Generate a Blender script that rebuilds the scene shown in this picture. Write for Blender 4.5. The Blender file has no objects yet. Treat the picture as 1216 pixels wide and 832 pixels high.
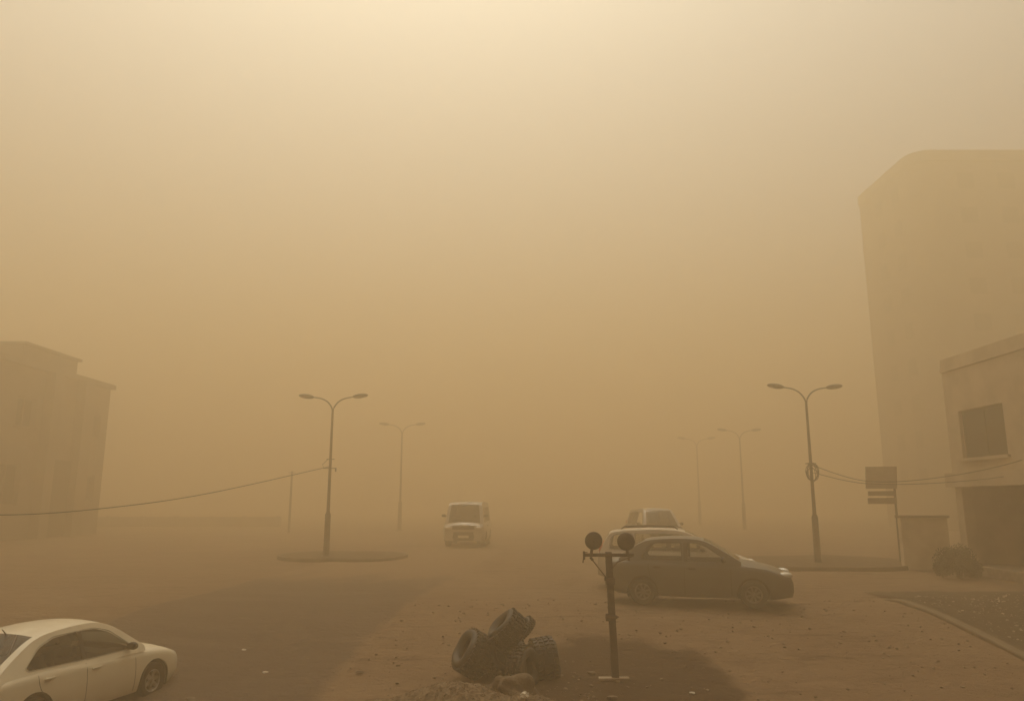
import bpy, bmesh, math, random
from mathutils import Vector, Matrix, noise
from mathutils.geometry import tessellate_polygon
sc = bpy.context.scene
COL = sc.collection
R = math.radians

# ------------------------------------------------------------------ camera
CAMZ = 3.05; PITCH = 11.2
cd = bpy.data.cameras.new('camera'); cam = bpy.data.objects.new('camera', cd); COL.objects.link(cam); sc.camera = cam
cam.location = (0, 0, CAMZ); cam.rotation_euler = (R(90 + PITCH), 0, 0)
cd.lens = 912 / 1216 * 36; cd.clip_end = 3000; cd.clip_start = .05

# ------------------------------------------------------------------ light
SUN_EL, SUN_AZ = 70, -12
SKY_STRENGTH, SUN_STRENGTH, EXPOSURE = .15, 1.0, -.01
HAZE_DENSITY, HAZE_COLOR, HAZE_G, HAZE_TOP = .030, (.825, .684, .468), .6, 32.5
w = bpy.data.worlds.new('World'); sc.world = w; w.use_nodes = True
nt = w.node_tree; bg = nt.nodes['Background']
sky = nt.nodes.new('ShaderNodeTexSky'); sky.sky_type = 'NISHITA'; sky.sun_disc = False
sky.sun_elevation = R(SUN_EL); sky.sun_rotation = R(SUN_AZ); sky.dust_density = 10; sky.air_density = 1
mx = nt.nodes.new('ShaderNodeMix'); mx.data_type = 'RGBA'; mx.blend_type = 'MULTIPLY'; mx.inputs[0].default_value = 1
mx.inputs[7].default_value = (.89, 1, .95, 1)
nt.links.new(sky.outputs[0], mx.inputs[6]); nt.links.new(mx.outputs[2], bg.inputs[0]); bg.inputs[1].default_value = SKY_STRENGTH
L = bpy.data.lights.new('sun', 'SUN'); L.energy = SUN_STRENGTH; L.angle = R(25); L.color = (1, .94, .82)
so = bpy.data.objects.new('sun', L); COL.objects.link(so)
e_, a_ = R(SUN_EL), R(SUN_AZ)
so.rotation_euler = Vector((math.sin(a_) * math.cos(e_), math.cos(a_) * math.cos(e_), math.sin(e_))).to_track_quat('Z', 'Y').to_euler()
sc.view_settings.view_transform = 'Standard'; sc.view_settings.look = 'None'
sc.view_settings.exposure = EXPOSURE; sc.view_settings.gamma = 1; sc.view_settings.use_curve_mapping = False
sc.cycles.max_bounces = 14; sc.cycles.volume_bounces = 8; sc.cycles.transparent_max_bounces = 12
sc.cycles.use_denoising = True

# ------------------------------------------------------------------ helpers
def pw(pts, x):                                   # monotone cubic through (x, v) points
    n = len(pts)
    if x <= pts[0][0]: return pts[0][1]
    if x >= pts[-1][0]: return pts[-1][1]
    d = [(pts[i+1][1]-pts[i][1])/(pts[i+1][0]-pts[i][0]) for i in range(n-1)]
    m = [d[0]] + [0 if d[i-1]*d[i] <= 0 else 2*d[i-1]*d[i]/(d[i-1]+d[i]) for i in range(1, n-1)] + [d[-1]]
    for i in range(n-1):
        if x <= pts[i+1][0]:
            h = pts[i+1][0]-pts[i][0]; t = (x-pts[i][0])/h
            return ((2*t**3-3*t**2+1)*pts[i][1] + (t**3-2*t**2+t)*h*m[i] + (-2*t**3+3*t**2)*pts[i+1][1] + (t**3-t**2)*h*m[i+1])
def sm(a, b, x):
    t = min(1, max(0, (x-a)/(b-a))); return t*t*(3-2*t)
def catmull(pts, k=6, closed=False):
    out = []; n = len(pts); P = [Vector(p) for p in pts]
    for i in range(n if closed else n-1):
        if closed: p0, p1, p2, p3 = P[i-1], P[i], P[(i+1) % n], P[(i+2) % n]
        else: p0, p1, p2, p3 = P[max(i-1, 0)], P[i], P[i+1], P[min(i+2, n-1)]
        for j in range(k):
            t = j/k
            out.append(.5*((2*p1)+(p2-p0)*t+(2*p0-5*p1+4*p2-p3)*t*t+(3*p1-p0-3*p2+p3)*t**3))
    if not closed: out.append(P[-1])
    return out

class MB:                                         # collects geometry for ONE mesh
    def __init__(s): s.v = []; s.f = []
    def add(s, v, f, M=None):
        o = len(s.v); s.v += [tuple(M @ Vector(p)) if M else tuple(p) for p in v]; s.f += [tuple(i+o for i in q) for q in f]
    def box(s, c, d, rz=0, bev=0, M=None):
        bm = bmesh.new(); bmesh.ops.create_cube(bm, size=1)
        bmesh.ops.scale(bm, vec=d, verts=bm.verts)
        if bev: bmesh.ops.bevel(bm, geom=bm.edges[:], offset=bev, segments=2, affect='EDGES', profile=.6)
        T = Matrix.Translation(c) @ Matrix.Rotation(rz, 4, 'Z')
        if M: T = T @ M
        bm.verts.index_update(); s.add([v.co.copy() for v in bm.verts], [[v.index for v in f.verts] for f in bm.faces], T); bm.free()
    def ell(s, c, d, M=None, u=16, v=10):
        bm = bmesh.new(); bmesh.ops.create_uvsphere(bm, u_segments=u, v_segments=v, radius=1)
        T = Matrix.Translation(c)
        if M: T = T @ M
        T = T @ Matrix.Diagonal((*d, 1))
        bm.verts.index_update(); s.add([q.co.copy() for q in bm.verts], [[q.index for q in f.verts] for f in bm.faces], T); bm.free()
    def tube(s, pts, r, n=10, cap=True):
        pts = [Vector(p) for p in pts]; rs = r if isinstance(r, (list, tuple)) else [r]*len(pts)
        V = []; F = []; up = Vector((0, 0, 1))
        for i, p in enumerate(pts):
            t = (pts[min(i+1, len(pts)-1)]-pts[max(i-1, 0)]).normalized()
            a = t.cross(up if abs(t.z) < .95 else Vector((1, 0, 0))).normalized(); b = t.cross(a)
            for k in range(n):
                q = 2*math.pi*k/n; V.append(p+(a*math.cos(q)+b*math.sin(q))*rs[i])
        for i in range(len(pts)-1):
            for k in range(n): F.append((i*n+k, i*n+(k+1) % n, (i+1)*n+(k+1) % n, (i+1)*n+k))
        if cap: F.append(tuple(range(n))); F.append(tuple((len(pts)-1)*n+k for k in range(n))[::-1])
        s.add(V, F)
    def lathe(s, prof, n=40, M=None, closed=False):  # prof (r, y) round the Y axis
        V = []; F = []; m = len(prof)
        for k in range(n):
            a = 2*math.pi*k/n
            for (r, y) in prof: V.append((r*math.cos(a), y, r*math.sin(a)))
        for k in range(n):
            for j in range(m if closed else m-1):
                F.append((k*m+j, k*m+(j+1) % m, ((k+1) % n)*m+(j+1) % m, ((k+1) % n)*m+j))
        s.add(V, F, M)
    def build(s, name, mat, parent=None, smooth=True, ang=35):
        me = bpy.data.meshes.new(name); me.from_pydata(s.v, [], s.f)
        bm = bmesh.new(); bm.from_mesh(me); bmesh.ops.recalc_face_normals(bm, faces=bm.faces); bm.to_mesh(me); bm.free()
        me.materials.append(mat)
        if smooth:
            me.shade_smooth()
            try: me.set_sharp_from_angle(angle=R(ang))
            except Exception: pass
        o = bpy.data.objects.new(name, me); COL.objects.link(o)
        if parent: o.parent = parent
        return o
def tag(o, label=None, cat=None, group=None, kind=None):
    if label: o['label'] = label
    if cat: o['category'] = cat
    if group: o['group'] = group
    if kind: o['kind'] = kind
    return o
def empty(name, loc, rz=0, parent=None):
    o = bpy.data.objects.new(name, None); COL.objects.link(o); o.location = loc; o.rotation_euler = (0, 0, rz)
    if parent: o.parent = parent
    return o
def copy_tree(o, parent=None):
    c = o.copy(); COL.objects.link(c)
    if parent: c.parent = parent
    for ch in [q for q in bpy.data.objects if q.parent == o]: copy_tree(ch, c)
    return c

# ---- terrain height: the near ground lies lower, rises past the post, level beyond
def gz(x, y):
    z = .80*sm(11.2, 18.6, y) + .18*sm(18.6, 34, y)
    z -= .13*sm(-2.5, -4.5, x)*(1-sm(13.4, 17, y))
    z += .018*math.sin(x*.55+1.3)*math.cos(y*.42) + .008*math.sin(x*1.7+y*.9)
    return z
def G(px, py):                                    # ground point seen at a pixel of the 1216x832 photograph
    u, v = (px-608)/912, (416-py)/912; s, c = math.sin(R(PITCH)), math.cos(R(PITCH))
    d = Vector((u, c-v*s, s+v*c)); t = 5.
    for i in range(6000):
        p = Vector((0, 0, CAMZ))+d*t
        if p.z <= gz(p.x, p.y): return Vector((p.x, p.y, gz(p.x, p.y)))
        t += .02
    return p
def at(px, py, Y):
    u, v = (px-608)/912, (416-py)/912; s, c = math.sin(R(PITCH)), math.cos(R(PITCH))
    d = Vector((u, c-v*s, s+v*c)); return Vector((0, 0, CAMZ))+d*(Y/d.y)

# ------------------------------------------------------------------ materials
def mat(name, c, rough=.8, metal=0, spec=.3, c2=None, scale=4, detail=6, lo=.35, hi=.65, bump=0, bscale=30, coat=0, rot=None):
    m = bpy.data.materials.new(name); m.use_nodes = True; t = m.node_tree; b = t.nodes['Principled BSDF']
    b.inputs['Base Color'].default_value = (*c, 1); b.inputs['Roughness'].default_value = rough
    b.inputs['Metallic'].default_value = metal; b.inputs['Specular IOR Level'].default_value = spec
    b.inputs['Coat Weight'].default_value = coat; b.inputs['Coat Roughness'].default_value = .25
    tc = t.nodes.new('ShaderNodeTexCoord')
    if c2:
        n = t.nodes.new('ShaderNodeTexNoise'); n.inputs['Scale'].default_value = scale; n.inputs['Detail'].default_value = detail
        r = t.nodes.new('ShaderNodeValToRGB'); r.color_ramp.elements[0].position = lo; r.color_ramp.elements[1].position = hi
        r.color_ramp.elements[0].color = (*c, 1); r.color_ramp.elements[1].color = (*c2, 1)
        t.links.new(tc.outputs['Object'], n.inputs['Vector']); t.links.new(n.outputs['Fac'], r.inputs[0]); t.links.new(r.outputs[0], b.inputs['Base Color'])
    if bump:
        n = t.nodes.new('ShaderNodeTexNoise'); n.inputs['Scale'].default_value = bscale; n.inputs['Detail'].default_value = 8
        q = t.nodes.new('ShaderNodeBump'); q.inputs['Strength'].default_value = bump; q.inputs['Distance'].default_value = .02
        t.links.new(tc.outputs['Object'], n.inputs['Vector']); t.links.new(n.outputs['Fac'], q.inputs['Height']); t.links.new(q.outputs[0], b.inputs['Normal'])
    return m

def paint(name, c, dust=(.22, .15, .09), amt=.5, coat=.5):       # car paint with dust settled on what faces up
    m = bpy.data.materials.new(name); m.use_nodes = True; t = m.node_tree; b = t.nodes['Principled BSDF']
    g = t.nodes.new('ShaderNodeNewGeometry'); sx = t.nodes.new('ShaderNodeSeparateXYZ'); t.links.new(g.outputs['Normal'], sx.inputs[0])
    mr = t.nodes.new('ShaderNodeMapRange'); mr.inputs[1].default_value = .0; mr.inputs[2].default_value = 1; mr.inputs[3].default_value = .25*amt; mr.inputs[4].default_value = amt
    t.links.new(sx.outputs[2], mr.inputs[0])
    tc = t.nodes.new('ShaderNodeTexCoord'); n = t.nodes.new('ShaderNodeTexNoise'); n.inputs['Scale'].default_value = 3.5; n.inputs['Detail'].default_value = 8
    t.links.new(tc.outputs['Object'], n.inputs['Vector'])
    mu = t.nodes.new('ShaderNodeMath'); mu.operation = 'MULTIPLY'; t.links.new(mr.outputs[0], mu.inputs[0])
    m2 = t.nodes.new('ShaderNodeMapRange'); m2.inputs[1].default_value = .3; m2.inputs[2].default_value = .7; m2.inputs[3].default_value = .55; m2.inputs[4].default_value = 1.3
    t.links.new(n.outputs['Fac'], m2.inputs[0]); t.links.new(m2.outputs[0], mu.inputs[1])
    # dirt thrown up along the sills
    so_ = t.nodes.new('ShaderNodeSeparateXYZ'); t.links.new(tc.outputs['Object'], so_.inputs[0])
    m3 = t.nodes.new('ShaderNodeMapRange'); m3.inputs[1].default_value = .15; m3.inputs[2].default_value = .6; m3.inputs[3].default_value = .6; m3.inputs[4].default_value = 0
    t.links.new(so_.outputs[2], m3.inputs[0]); ad = t.nodes.new('ShaderNodeMath'); ad.operation = 'ADD'; ad.use_clamp = True
    mm = t.nodes.new('ShaderNodeMath'); mm.operation = 'MULTIPLY'; t.links.new(m3.outputs[0], mm.inputs[0]); t.links.new(n.outputs['Fac'], mm.inputs[1])
    t.links.new(mu.outputs[0], ad.inputs[0]); t.links.new(mm.outputs[0], ad.inputs[1])
    x = t.nodes.new('ShaderNodeMix'); x.data_type = 'RGBA'; x.inputs[6].default_value = (*c, 1); x.inputs[7].default_value = (*dust, 1)
    t.links.new(ad.outputs[0], x.inputs[0]); t.links.new(x.outputs[2], b.inputs['Base Color'])
    rr = t.nodes.new('ShaderNodeMapRange'); rr.inputs[3].default_value = .3; rr.inputs[4].default_value = .85
    t.links.new(ad.outputs[0], rr.inputs[0]); t.links.new(rr.outputs[0], b.inputs['Roughness'])
    b.inputs['Coat Weight'].default_value = coat; b.inputs['Coat Roughness'].default_value = .2
    return m
def glass(name, tint, dust=.12):
    m = bpy.data.materials.new(name); m.use_nodes = True; t = m.node_tree; t.nodes.clear()
    o = t.nodes.new('ShaderNodeOutputMaterial'); tr = t.nodes.new('ShaderNodeBsdfTransparent'); gl = t.nodes.new('ShaderNodeBsdfGlossy'); df = t.nodes.new('ShaderNodeBsdfDiffuse')
    tr.inputs[0].default_value = (*tint, 1); gl.inputs['Roughness'].default_value = .08; df.inputs[0].default_value = (.2, .14, .085, 1)
    fr = t.nodes.new('ShaderNodeFresnel'); fr.inputs[0].default_value = 1.5
    a = t.nodes.new('ShaderNodeMixShader'); b = t.nodes.new('ShaderNodeMixShader'); b.inputs[0].default_value = dust
    t.links.new(fr.outputs[0], a.inputs[0]); t.links.new(tr.outputs[0], a.inputs[1]); t.links.new(gl.outputs[0], a.inputs[2])
    t.links.new(a.outputs[0], b.inputs[1]); t.links.new(df.outputs[0], b.inputs[2]); t.links.new(b.outputs[0], o.inputs[0]); return m

DUST = (.205, .130, .074)
M = dict(
    rubber=mat('rubber', (.006, .005, .0045), .9, spec=.15, c2=(.018, .013, .009), scale=9, bump=.3, bscale=60),
    tyre=mat('tyre_rubber', (.012, .010, .009), .85, c2=(.035, .026, .018), scale=7),
    rim=mat('wheel_alloy', (.32, .29, .25), .45, metal=.5, c2=(.2, .15, .1), scale=9),
    steelrim=mat('steel_rim', (.19, .155, .12), .65, metal=.2, c2=(.09, .065, .045), scale=9),
    plastic=mat('black_plastic', (.02, .018, .016), .6, c2=(.05, .036, .025), scale=6),
    under=mat('underbody', (.012, .010, .008), .9),
    glass=glass('car_glass', (.92, .92, .86), .05), tglass=glass('tinted_glass', (.24, .24, .22), .06), dglass=glass('dark_glass', (.10, .10, .09), .08),
    seat=mat('seat_fabric', (.06, .05, .045), .9), lamp=mat('lamp_lens', (.55, .52, .46), .2, spec=.5, coat=.5),
    red=mat('red_lens', (.35, .03, .02), .3, coat=.4), amber=mat('amber_lens', (.6, .2, .03), .3),
    chrome=mat('bright_trim', (.4, .38, .33), .35, metal=.7), plate=mat('plate_white', (.55, .5, .4), .6),
    pole=mat('pole_steel', (.13, .105, .08), .7, c2=(.075, .055, .04), scale=3, bump=.15),
    darkpole=mat('dark_steel', (.035, .026, .02), .75, c2=(.07, .045, .03), scale=14, bump=.3, bscale=80),
    disc=mat('disc_paint', (.035, .028, .024), .6, c2=(.06, .042, .03), scale=6),
    cable=mat('cable_black', (.025, .02, .017), .7),
    concrete=mat('concrete', (.30, .23, .16), .9, c2=(.2, .145, .095), scale=6, bump=.4, bscale=25),
    kerb=mat('kerb_concrete', (.15, .105, .062), .9, c2=(.11, .075, .043), scale=2.3, bump=.5, bscale=22),
    wallL=mat('left_house_render', (.27, .215, .165), .95, c2=(.2, .16, .12), scale=.8, bump=.3),
    wallR=mat('right_house_render', (.50, .40, .28), .95, c2=(.38, .30, .2), scale=1.1, bump=.3),
    whitewall=mat('garden_wall_render', (.68, .58, .43), .95, c2=(.52, .43, .3), scale=1.4, bump=.3),
    tower=mat('tower_render', (.20, .165, .14), .95, c2=(.15, .125, .105), scale=.5, bump=.2),
    dark=mat('dark_opening', (.03, .024, .018), .7), frame=mat('window_frame', (.2, .16, .12), .7),
    pane=mat('window_pane', (.02, .018, .015), .3, spec=.25),
    rock=mat('rock', (.15, .105, .06), .95, c2=(.075, .05, .03), scale=7, bump=.9, bscale=26),
    gravel=mat('gravel', (.21, .145, .085), .95, c2=(.10, .066, .038), scale=30, detail=3),
    pebble=mat('pebble', (.26, .19, .12), .9, c2=(.1, .065, .04), scale=2.5),
    chip=mat('pale_chip', (.50, .40, .28), .9, c2=(.2, .15, .09), scale=1.7),
    darkpebble=mat('dark_clod', (.07, .045, .026), .95),
    litter=mat('white_litter', (.7, .66, .56), .7, c2=(.45, .38, .28), scale=20),
    sign=mat('sign_panel', (.42, .35, .26), .6, c2=(.34, .28, .2), scale=3), signpale=mat('sign_bar', (.26, .21, .15), .6),
    leaf=mat('dusty_leaf', (.055, .05, .026), .9, c2=(.10, .075, .04), scale=6), bark=mat('bark', (.08, .055, .035), .95),
)
M['rubber'] = paint('dusty_rubber', (.006, .005, .0045), dust=(.035, .026, .018), amt=.5, coat=0)

# ---- ground: one node tree shared by ground / verge with dark damp soil and wheel tracks by place
def ground_mat(name, base, base2, dark, streak=.35, patch=False, speck=0.):
    m = bpy.data.materials.new(name); m.use_nodes = True; t = m.node_tree; b = t.nodes['Principled BSDF']; N = t.nodes; K = t.links.new
    b.inputs['Roughness'].default_value = .95; b.inputs['Specular IOR Level'].default_value = .15
    tc = N.new('ShaderNodeTexCoord')
    def nz(scale, det, vec=None, sx=1, sy=1, rough=.55):
        mp = N.new('ShaderNodeMapping'); mp.inputs['Scale'].default_value = (sx, sy, 1); K(vec or tc.outputs['Object'], mp.inputs[0])
        n = N.new('ShaderNodeTexNoise'); n.inputs['Scale'].default_value = scale; n.inputs['Detail'].default_value = det; n.inputs['Roughness'].default_value = rough
        K(mp.outputs[0], n.inputs['Vector']); return n.outputs['Fac']
    def rng(f, a, b_, c=0, d=1):
        r = N.new('ShaderNodeMapRange'); r.inputs[1].default_value = a; r.inputs[2].default_value = b_; r.inputs[3].default_value = c; r.inputs[4].default_value = d; K(f, r.inputs[0]); return r.outputs[0]
    def mix(f, a, b_):
        x = N.new('ShaderNodeMix'); x.data_type = 'RGBA'
        K(f, x.inputs[0])
        for k, q in ((6, a), (7, b_)):
            if isinstance(q, tuple): x.inputs[k].default_value = (*q, 1)
            else: K(q, x.inputs[k])
        return x.outputs[2]
    c = mix(rng(nz(.35, 6), .35, .65), base, base2)
    c = mix(rng(nz(.5, 5, sx=.35, sy=1.6), .45, .75, 0, .45), c, tuple(q*.62 for q in base))
    c = mix(rng(nz(.8, 6, sx=.3, sy=1.8), .55, .75, 0, .5), c, tuple(q*1.3 for q in base))
    c = mix(rng(nz(2.2, 8, rough=.65), .5, .8, 0, .55), c, dark)
    c = mix(rng(nz(1., 7, sx=.5, sy=2.6, rough=.7), .56, .7, 0, streak), c, dark)          # wind-blown streaks
    c = mix(rng(nz(9., 6, sx=.6, sy=1.5, rough=.75), .58, .72, 0, streak*.9), c, tuple(q*1.35 for q in base))
    if speck: c = mix(rng(nz(34., 3), .63, .68, 0, speck), c, (.3, .22, .14))
    if patch:
        s = N.new('ShaderNodeSeparateXYZ'); K(tc.outputs['Object'], s.inputs[0])
        def math_(op, a, b2=None):
            q = N.new('ShaderNodeMath'); q.operation = op
            for i, z in enumerate((a, b2)):
                if z is None: continue
                if isinstance(z, (int, float)): q.inputs[i].default_value = z
                else: K(z, q.inputs[i])
            return q.outputs[0]
        for (cx, cy, ax, ay, rot, am) in patch:
            dx = math_('SUBTRACT', s.outputs[0], cx); dy = math_('SUBTRACT', s.outputs[1], cy)
            ca, sa = math.cos(rot), math.sin(rot)
            u = math_('ADD', math_('MULTIPLY', dx, ca/ax), math_('MULTIPLY', dy, sa/ax)); v = math_('ADD', math_('MULTIPLY', dx, -sa/ay), math_('MULTIPLY', dy, ca/ay))
            r2 = math_('ADD', math_('MULTIPLY', u, u), math_('MULTIPLY', v, v))
            r2 = math_('ADD', r2, rng(nz(1.1, 5), .3, .7, -.38, .38))
            c = mix(rng(r2, .8, 1.12, am, 0), c, dark)
    K(c, b.inputs['Base Color'])
    h = nz(11., 8, rough=.7); h2 = nz(3., 6, sx=.7, sy=1.4)
    ad = N.new('ShaderNodeMath'); ad.operation = 'MULTIPLY_ADD'; K(h2, ad.inputs[0]); ad.inputs[1].default_value = 1.5; K(h, ad.inputs[2])
    bp = N.new('ShaderNodeBump'); bp.inputs['Strength'].default_value = .8; bp.inputs['Distance'].default_value = .09; K(ad.outputs[0], bp.inputs['Height']); K(bp.outputs[0], b.inputs['Normal'])
    return m
pc = G(730, 800)
GROUND = ground_mat('dirt', DUST, (.172, .104, .058), (.058, .032, .016), streak=.95, patch=[(pc.x-.1, pc.y-.9, 2.1, 2.75, 0, .95)])
VERGE = ground_mat('verge_soil', (.085, .058, .034), (.065, .043, .025), (.045, .029, .017), speck=.6)
ISLE = ground_mat('island_soil', (.115, .073, .042), (.09, .057, .033), (.065, .041, .024))

# ------------------------------------------------------------------ ground sheet
ROAD_HW = 2.95; RA = R(6.5)
def axis(a, b, step, lo, hi):
    xs = []; x = a
    while x < b-1e-6: xs.append(x); x += step
    xs.append(b); s = step*1.6; x = b
    while x < hi: x += s; s *= 1.35; xs.append(min(x, hi))
    s = step*1.6; x = a
    while x > lo: x -= s; s *= 1.35; xs.insert(0, max(x, lo))
    return xs
def sheet(name, xs, ys, fz, m, kind='structure', warp=None):
    V = []; F = []
    for y in ys:
        for x in xs:
            X, Y = warp(x, y) if warp else (x, y)
            V.append((X, Y, fz(X, Y)))
    n = len(xs)
    for j in range(len(ys)-1):
        for i in range(n-1): F.append((j*n+i, j*n+i+1, (j+1)*n+i+1, (j+1)*n+i))
    b = MB(); b.add(V, F); o = b.build(name, m, ang=180); o['kind'] = kind; return o
def heap(x, y, cx, cy, ax, ay, h):
    d = ((x-cx)/ax)**2+((y-cy)/ay)**2
    return h*math.exp(-d*1.4)
def gnoise(x, y):
    near = sm(40, 20, y) if y > 20 else 1
    return near*(.020*noise.noise(Vector((x*1.3, y*1.3, 0)))+.008*noise.noise(Vector((x*5, y*5, 3))))
HC = G(540, 815)
sheet('ground', axis(-16, 16, .16, -190, 190), axis(6, 30, .16, -190, 190), lambda x, y: gz(x, y)-.012+gnoise(x, y)*(1-.95*(1-sm(ROAD_HW-.45, ROAD_HW+.15, abs((x+5.95)*math.cos(RA)-(y-12)*math.sin(RA))))) if -4 < y < 37 else gz(x, y)-.012+gnoise(x, y), GROUND)

# ------------------------------------------------------------------ asphalt road, half buried in dust
def road_mat():
    m = ground_mat('dusty_asphalt', (.125, .085, .057), (.105, .070, .047), (.060, .045, .031), streak=.35)
    t = m.node_tree; N = t.nodes; K = t.links.new; b = N['Principled BSDF']
    src = b.inputs['Base Color'].links[0].from_socket
    uv = N.new('ShaderNodeTexCoord'); s = N.new('ShaderNodeSeparateXYZ'); K(uv.outputs['Object'], s.inputs[0])
    # distance from the road edges in the road's own frame, drifting sand eats into both sides and covers the far end
    def ma(op, a, b2=None, c=None):
        q = N.new('ShaderNodeMath'); q.operation = op
        for i, z in enumerate((a, b2, c)):
            if z is None: continue
            if isinstance(z, (int, float)): q.inputs[i].default_value = z
            else: K(z, q.inputs[i])
        return q.outputs[0]
    n = N.new('ShaderNodeTexNoise'); n.inputs['Scale'].default_value = .55; n.inputs['Detail'].default_value = 8; n.inputs['Roughness'].default_value = .65; K(uv.outputs['Object'], n.inputs['Vector'])
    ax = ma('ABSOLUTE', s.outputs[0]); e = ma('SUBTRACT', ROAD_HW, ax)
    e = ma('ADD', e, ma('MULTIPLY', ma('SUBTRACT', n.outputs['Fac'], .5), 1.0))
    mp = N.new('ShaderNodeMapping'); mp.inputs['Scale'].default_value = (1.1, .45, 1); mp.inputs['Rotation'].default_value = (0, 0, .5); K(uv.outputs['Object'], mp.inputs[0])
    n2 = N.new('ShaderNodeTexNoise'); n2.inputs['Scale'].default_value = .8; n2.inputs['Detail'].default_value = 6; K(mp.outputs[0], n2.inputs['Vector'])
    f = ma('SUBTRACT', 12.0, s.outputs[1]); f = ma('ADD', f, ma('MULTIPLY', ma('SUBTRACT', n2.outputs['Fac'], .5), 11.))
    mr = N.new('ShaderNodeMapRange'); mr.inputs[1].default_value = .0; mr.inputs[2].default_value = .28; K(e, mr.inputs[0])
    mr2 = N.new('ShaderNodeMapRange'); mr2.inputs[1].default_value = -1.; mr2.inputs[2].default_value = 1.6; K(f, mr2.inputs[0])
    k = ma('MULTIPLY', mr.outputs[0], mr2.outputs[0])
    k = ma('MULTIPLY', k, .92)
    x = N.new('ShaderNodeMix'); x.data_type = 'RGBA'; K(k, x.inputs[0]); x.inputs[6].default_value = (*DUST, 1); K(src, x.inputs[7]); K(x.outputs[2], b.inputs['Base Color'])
    return m
ROAD_HW = 2.95; RA = R(6.5)
def rw(x, y):                                     # road frame -> world (origin at 12 m out)
    return (-5.95 + x*math.cos(RA)+y*math.sin(RA), 12 - x*math.sin(RA)+y*math.cos(RA))
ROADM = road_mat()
V = []; F = []; nx, ny = 24, 150
for j in range(ny+1):
    for i in range(nx+1):
        x = -ROAD_HW+2*ROAD_HW*i/nx; y = -14+40*j/ny; X, Y = rw(x, y); V.append((x, y, gz(X, Y)+.012-.035*sm(.90, 1, abs(x)/ROAD_HW)-.03*sm(.93, 1, j/ny)))
for j in range(ny):
    for i in range(nx): F.append((j*(nx+1)+i, j*(nx+1)+i+1, (j+1)*(nx+1)+i+1, (j+1)*(nx+1)+i))
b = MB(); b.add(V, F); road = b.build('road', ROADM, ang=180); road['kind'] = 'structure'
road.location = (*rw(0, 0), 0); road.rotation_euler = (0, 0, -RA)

# ------------------------------------------------------------------ right kerb and the stony verge beyond it
K0, K1 = G(1033, 707), G(1222, 787)
kd = (K0-K1); kd.z = 0; kd.normalize()
def kerb_pt(t):
    p = K1+kd*t; return p.x, p.y
def kerb_strip(name, t0, t1, wd=.17, h=.09):
    V = []; F = []; n = int((t1-t0)/.25); nrm = Vector((kd.y, -kd.x, 0))
    for i in range(n+1):
        x, y = kerb_pt(t0+(t1-t0)*i/n); j = .012*noise.noise(Vector((x*2, y*2, 5)))-.11*sm(4.2, 5.3, t0+(t1-t0)*i/n)
        for (o, z) in ((0, -.1), (.01, h-.02+j), (.03, h+j), (wd-.02, h+j), (wd, h-.02+j), (wd, -.1)):
            V.append((x+nrm.x*o, y+nrm.y*o, gz(x, y)+z))
    for i in range(n):
        for k in range(5): F.append((i*6+k, i*6+k+1, (i+1)*6+k+1, (i+1)*6+k))
    b = MB(); b.add(V, F); o = b.build(name, M['kerb']); o['kind'] = 'structure'; return o
kerb_strip('kerb', -10, 5.3, wd=.22, h=.06)
def verge_z(x, y, t, s_):
    z = gz(x, y)+.06-.055*sm(5.0, 6.2, t)+(.05*noise.noise(Vector((x*1.1, y*1.1, 0)))+.03*noise.noise(Vector((x*4, y*4, 2))))*sm(0, .5, s_)
    return max(z, gz(x, y)+.004) if s_ > .3 else gz(x, y)+.05-.045*sm(4.6, 5.6, t)
V = []; F = []; n1, n2 = 110, 60; nrm = Vector((kd.y, -kd.x, 0))
for i in range(n1+1):
    for j in range(n2+1):
        t = -10+16.2*i/n1; s_ = .2+12*(j/n2)**1.15; x, y = kerb_pt(t); x += nrm.x*s_; y += nrm.y*s_
        V.append((x, y, verge_z(x, y, t, s_)))
for i in range(n1):
    for j in range(n2): F.append((i*(n2+1)+j, i*(n2+1)+j+1, (i+1)*(n2+1)+j+1, (i+1)*(n2+1)+j))
b = MB(); b.add(V, F); o = b.build('verge', VERGE, ang=180); o['kind'] = 'structure'

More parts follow.
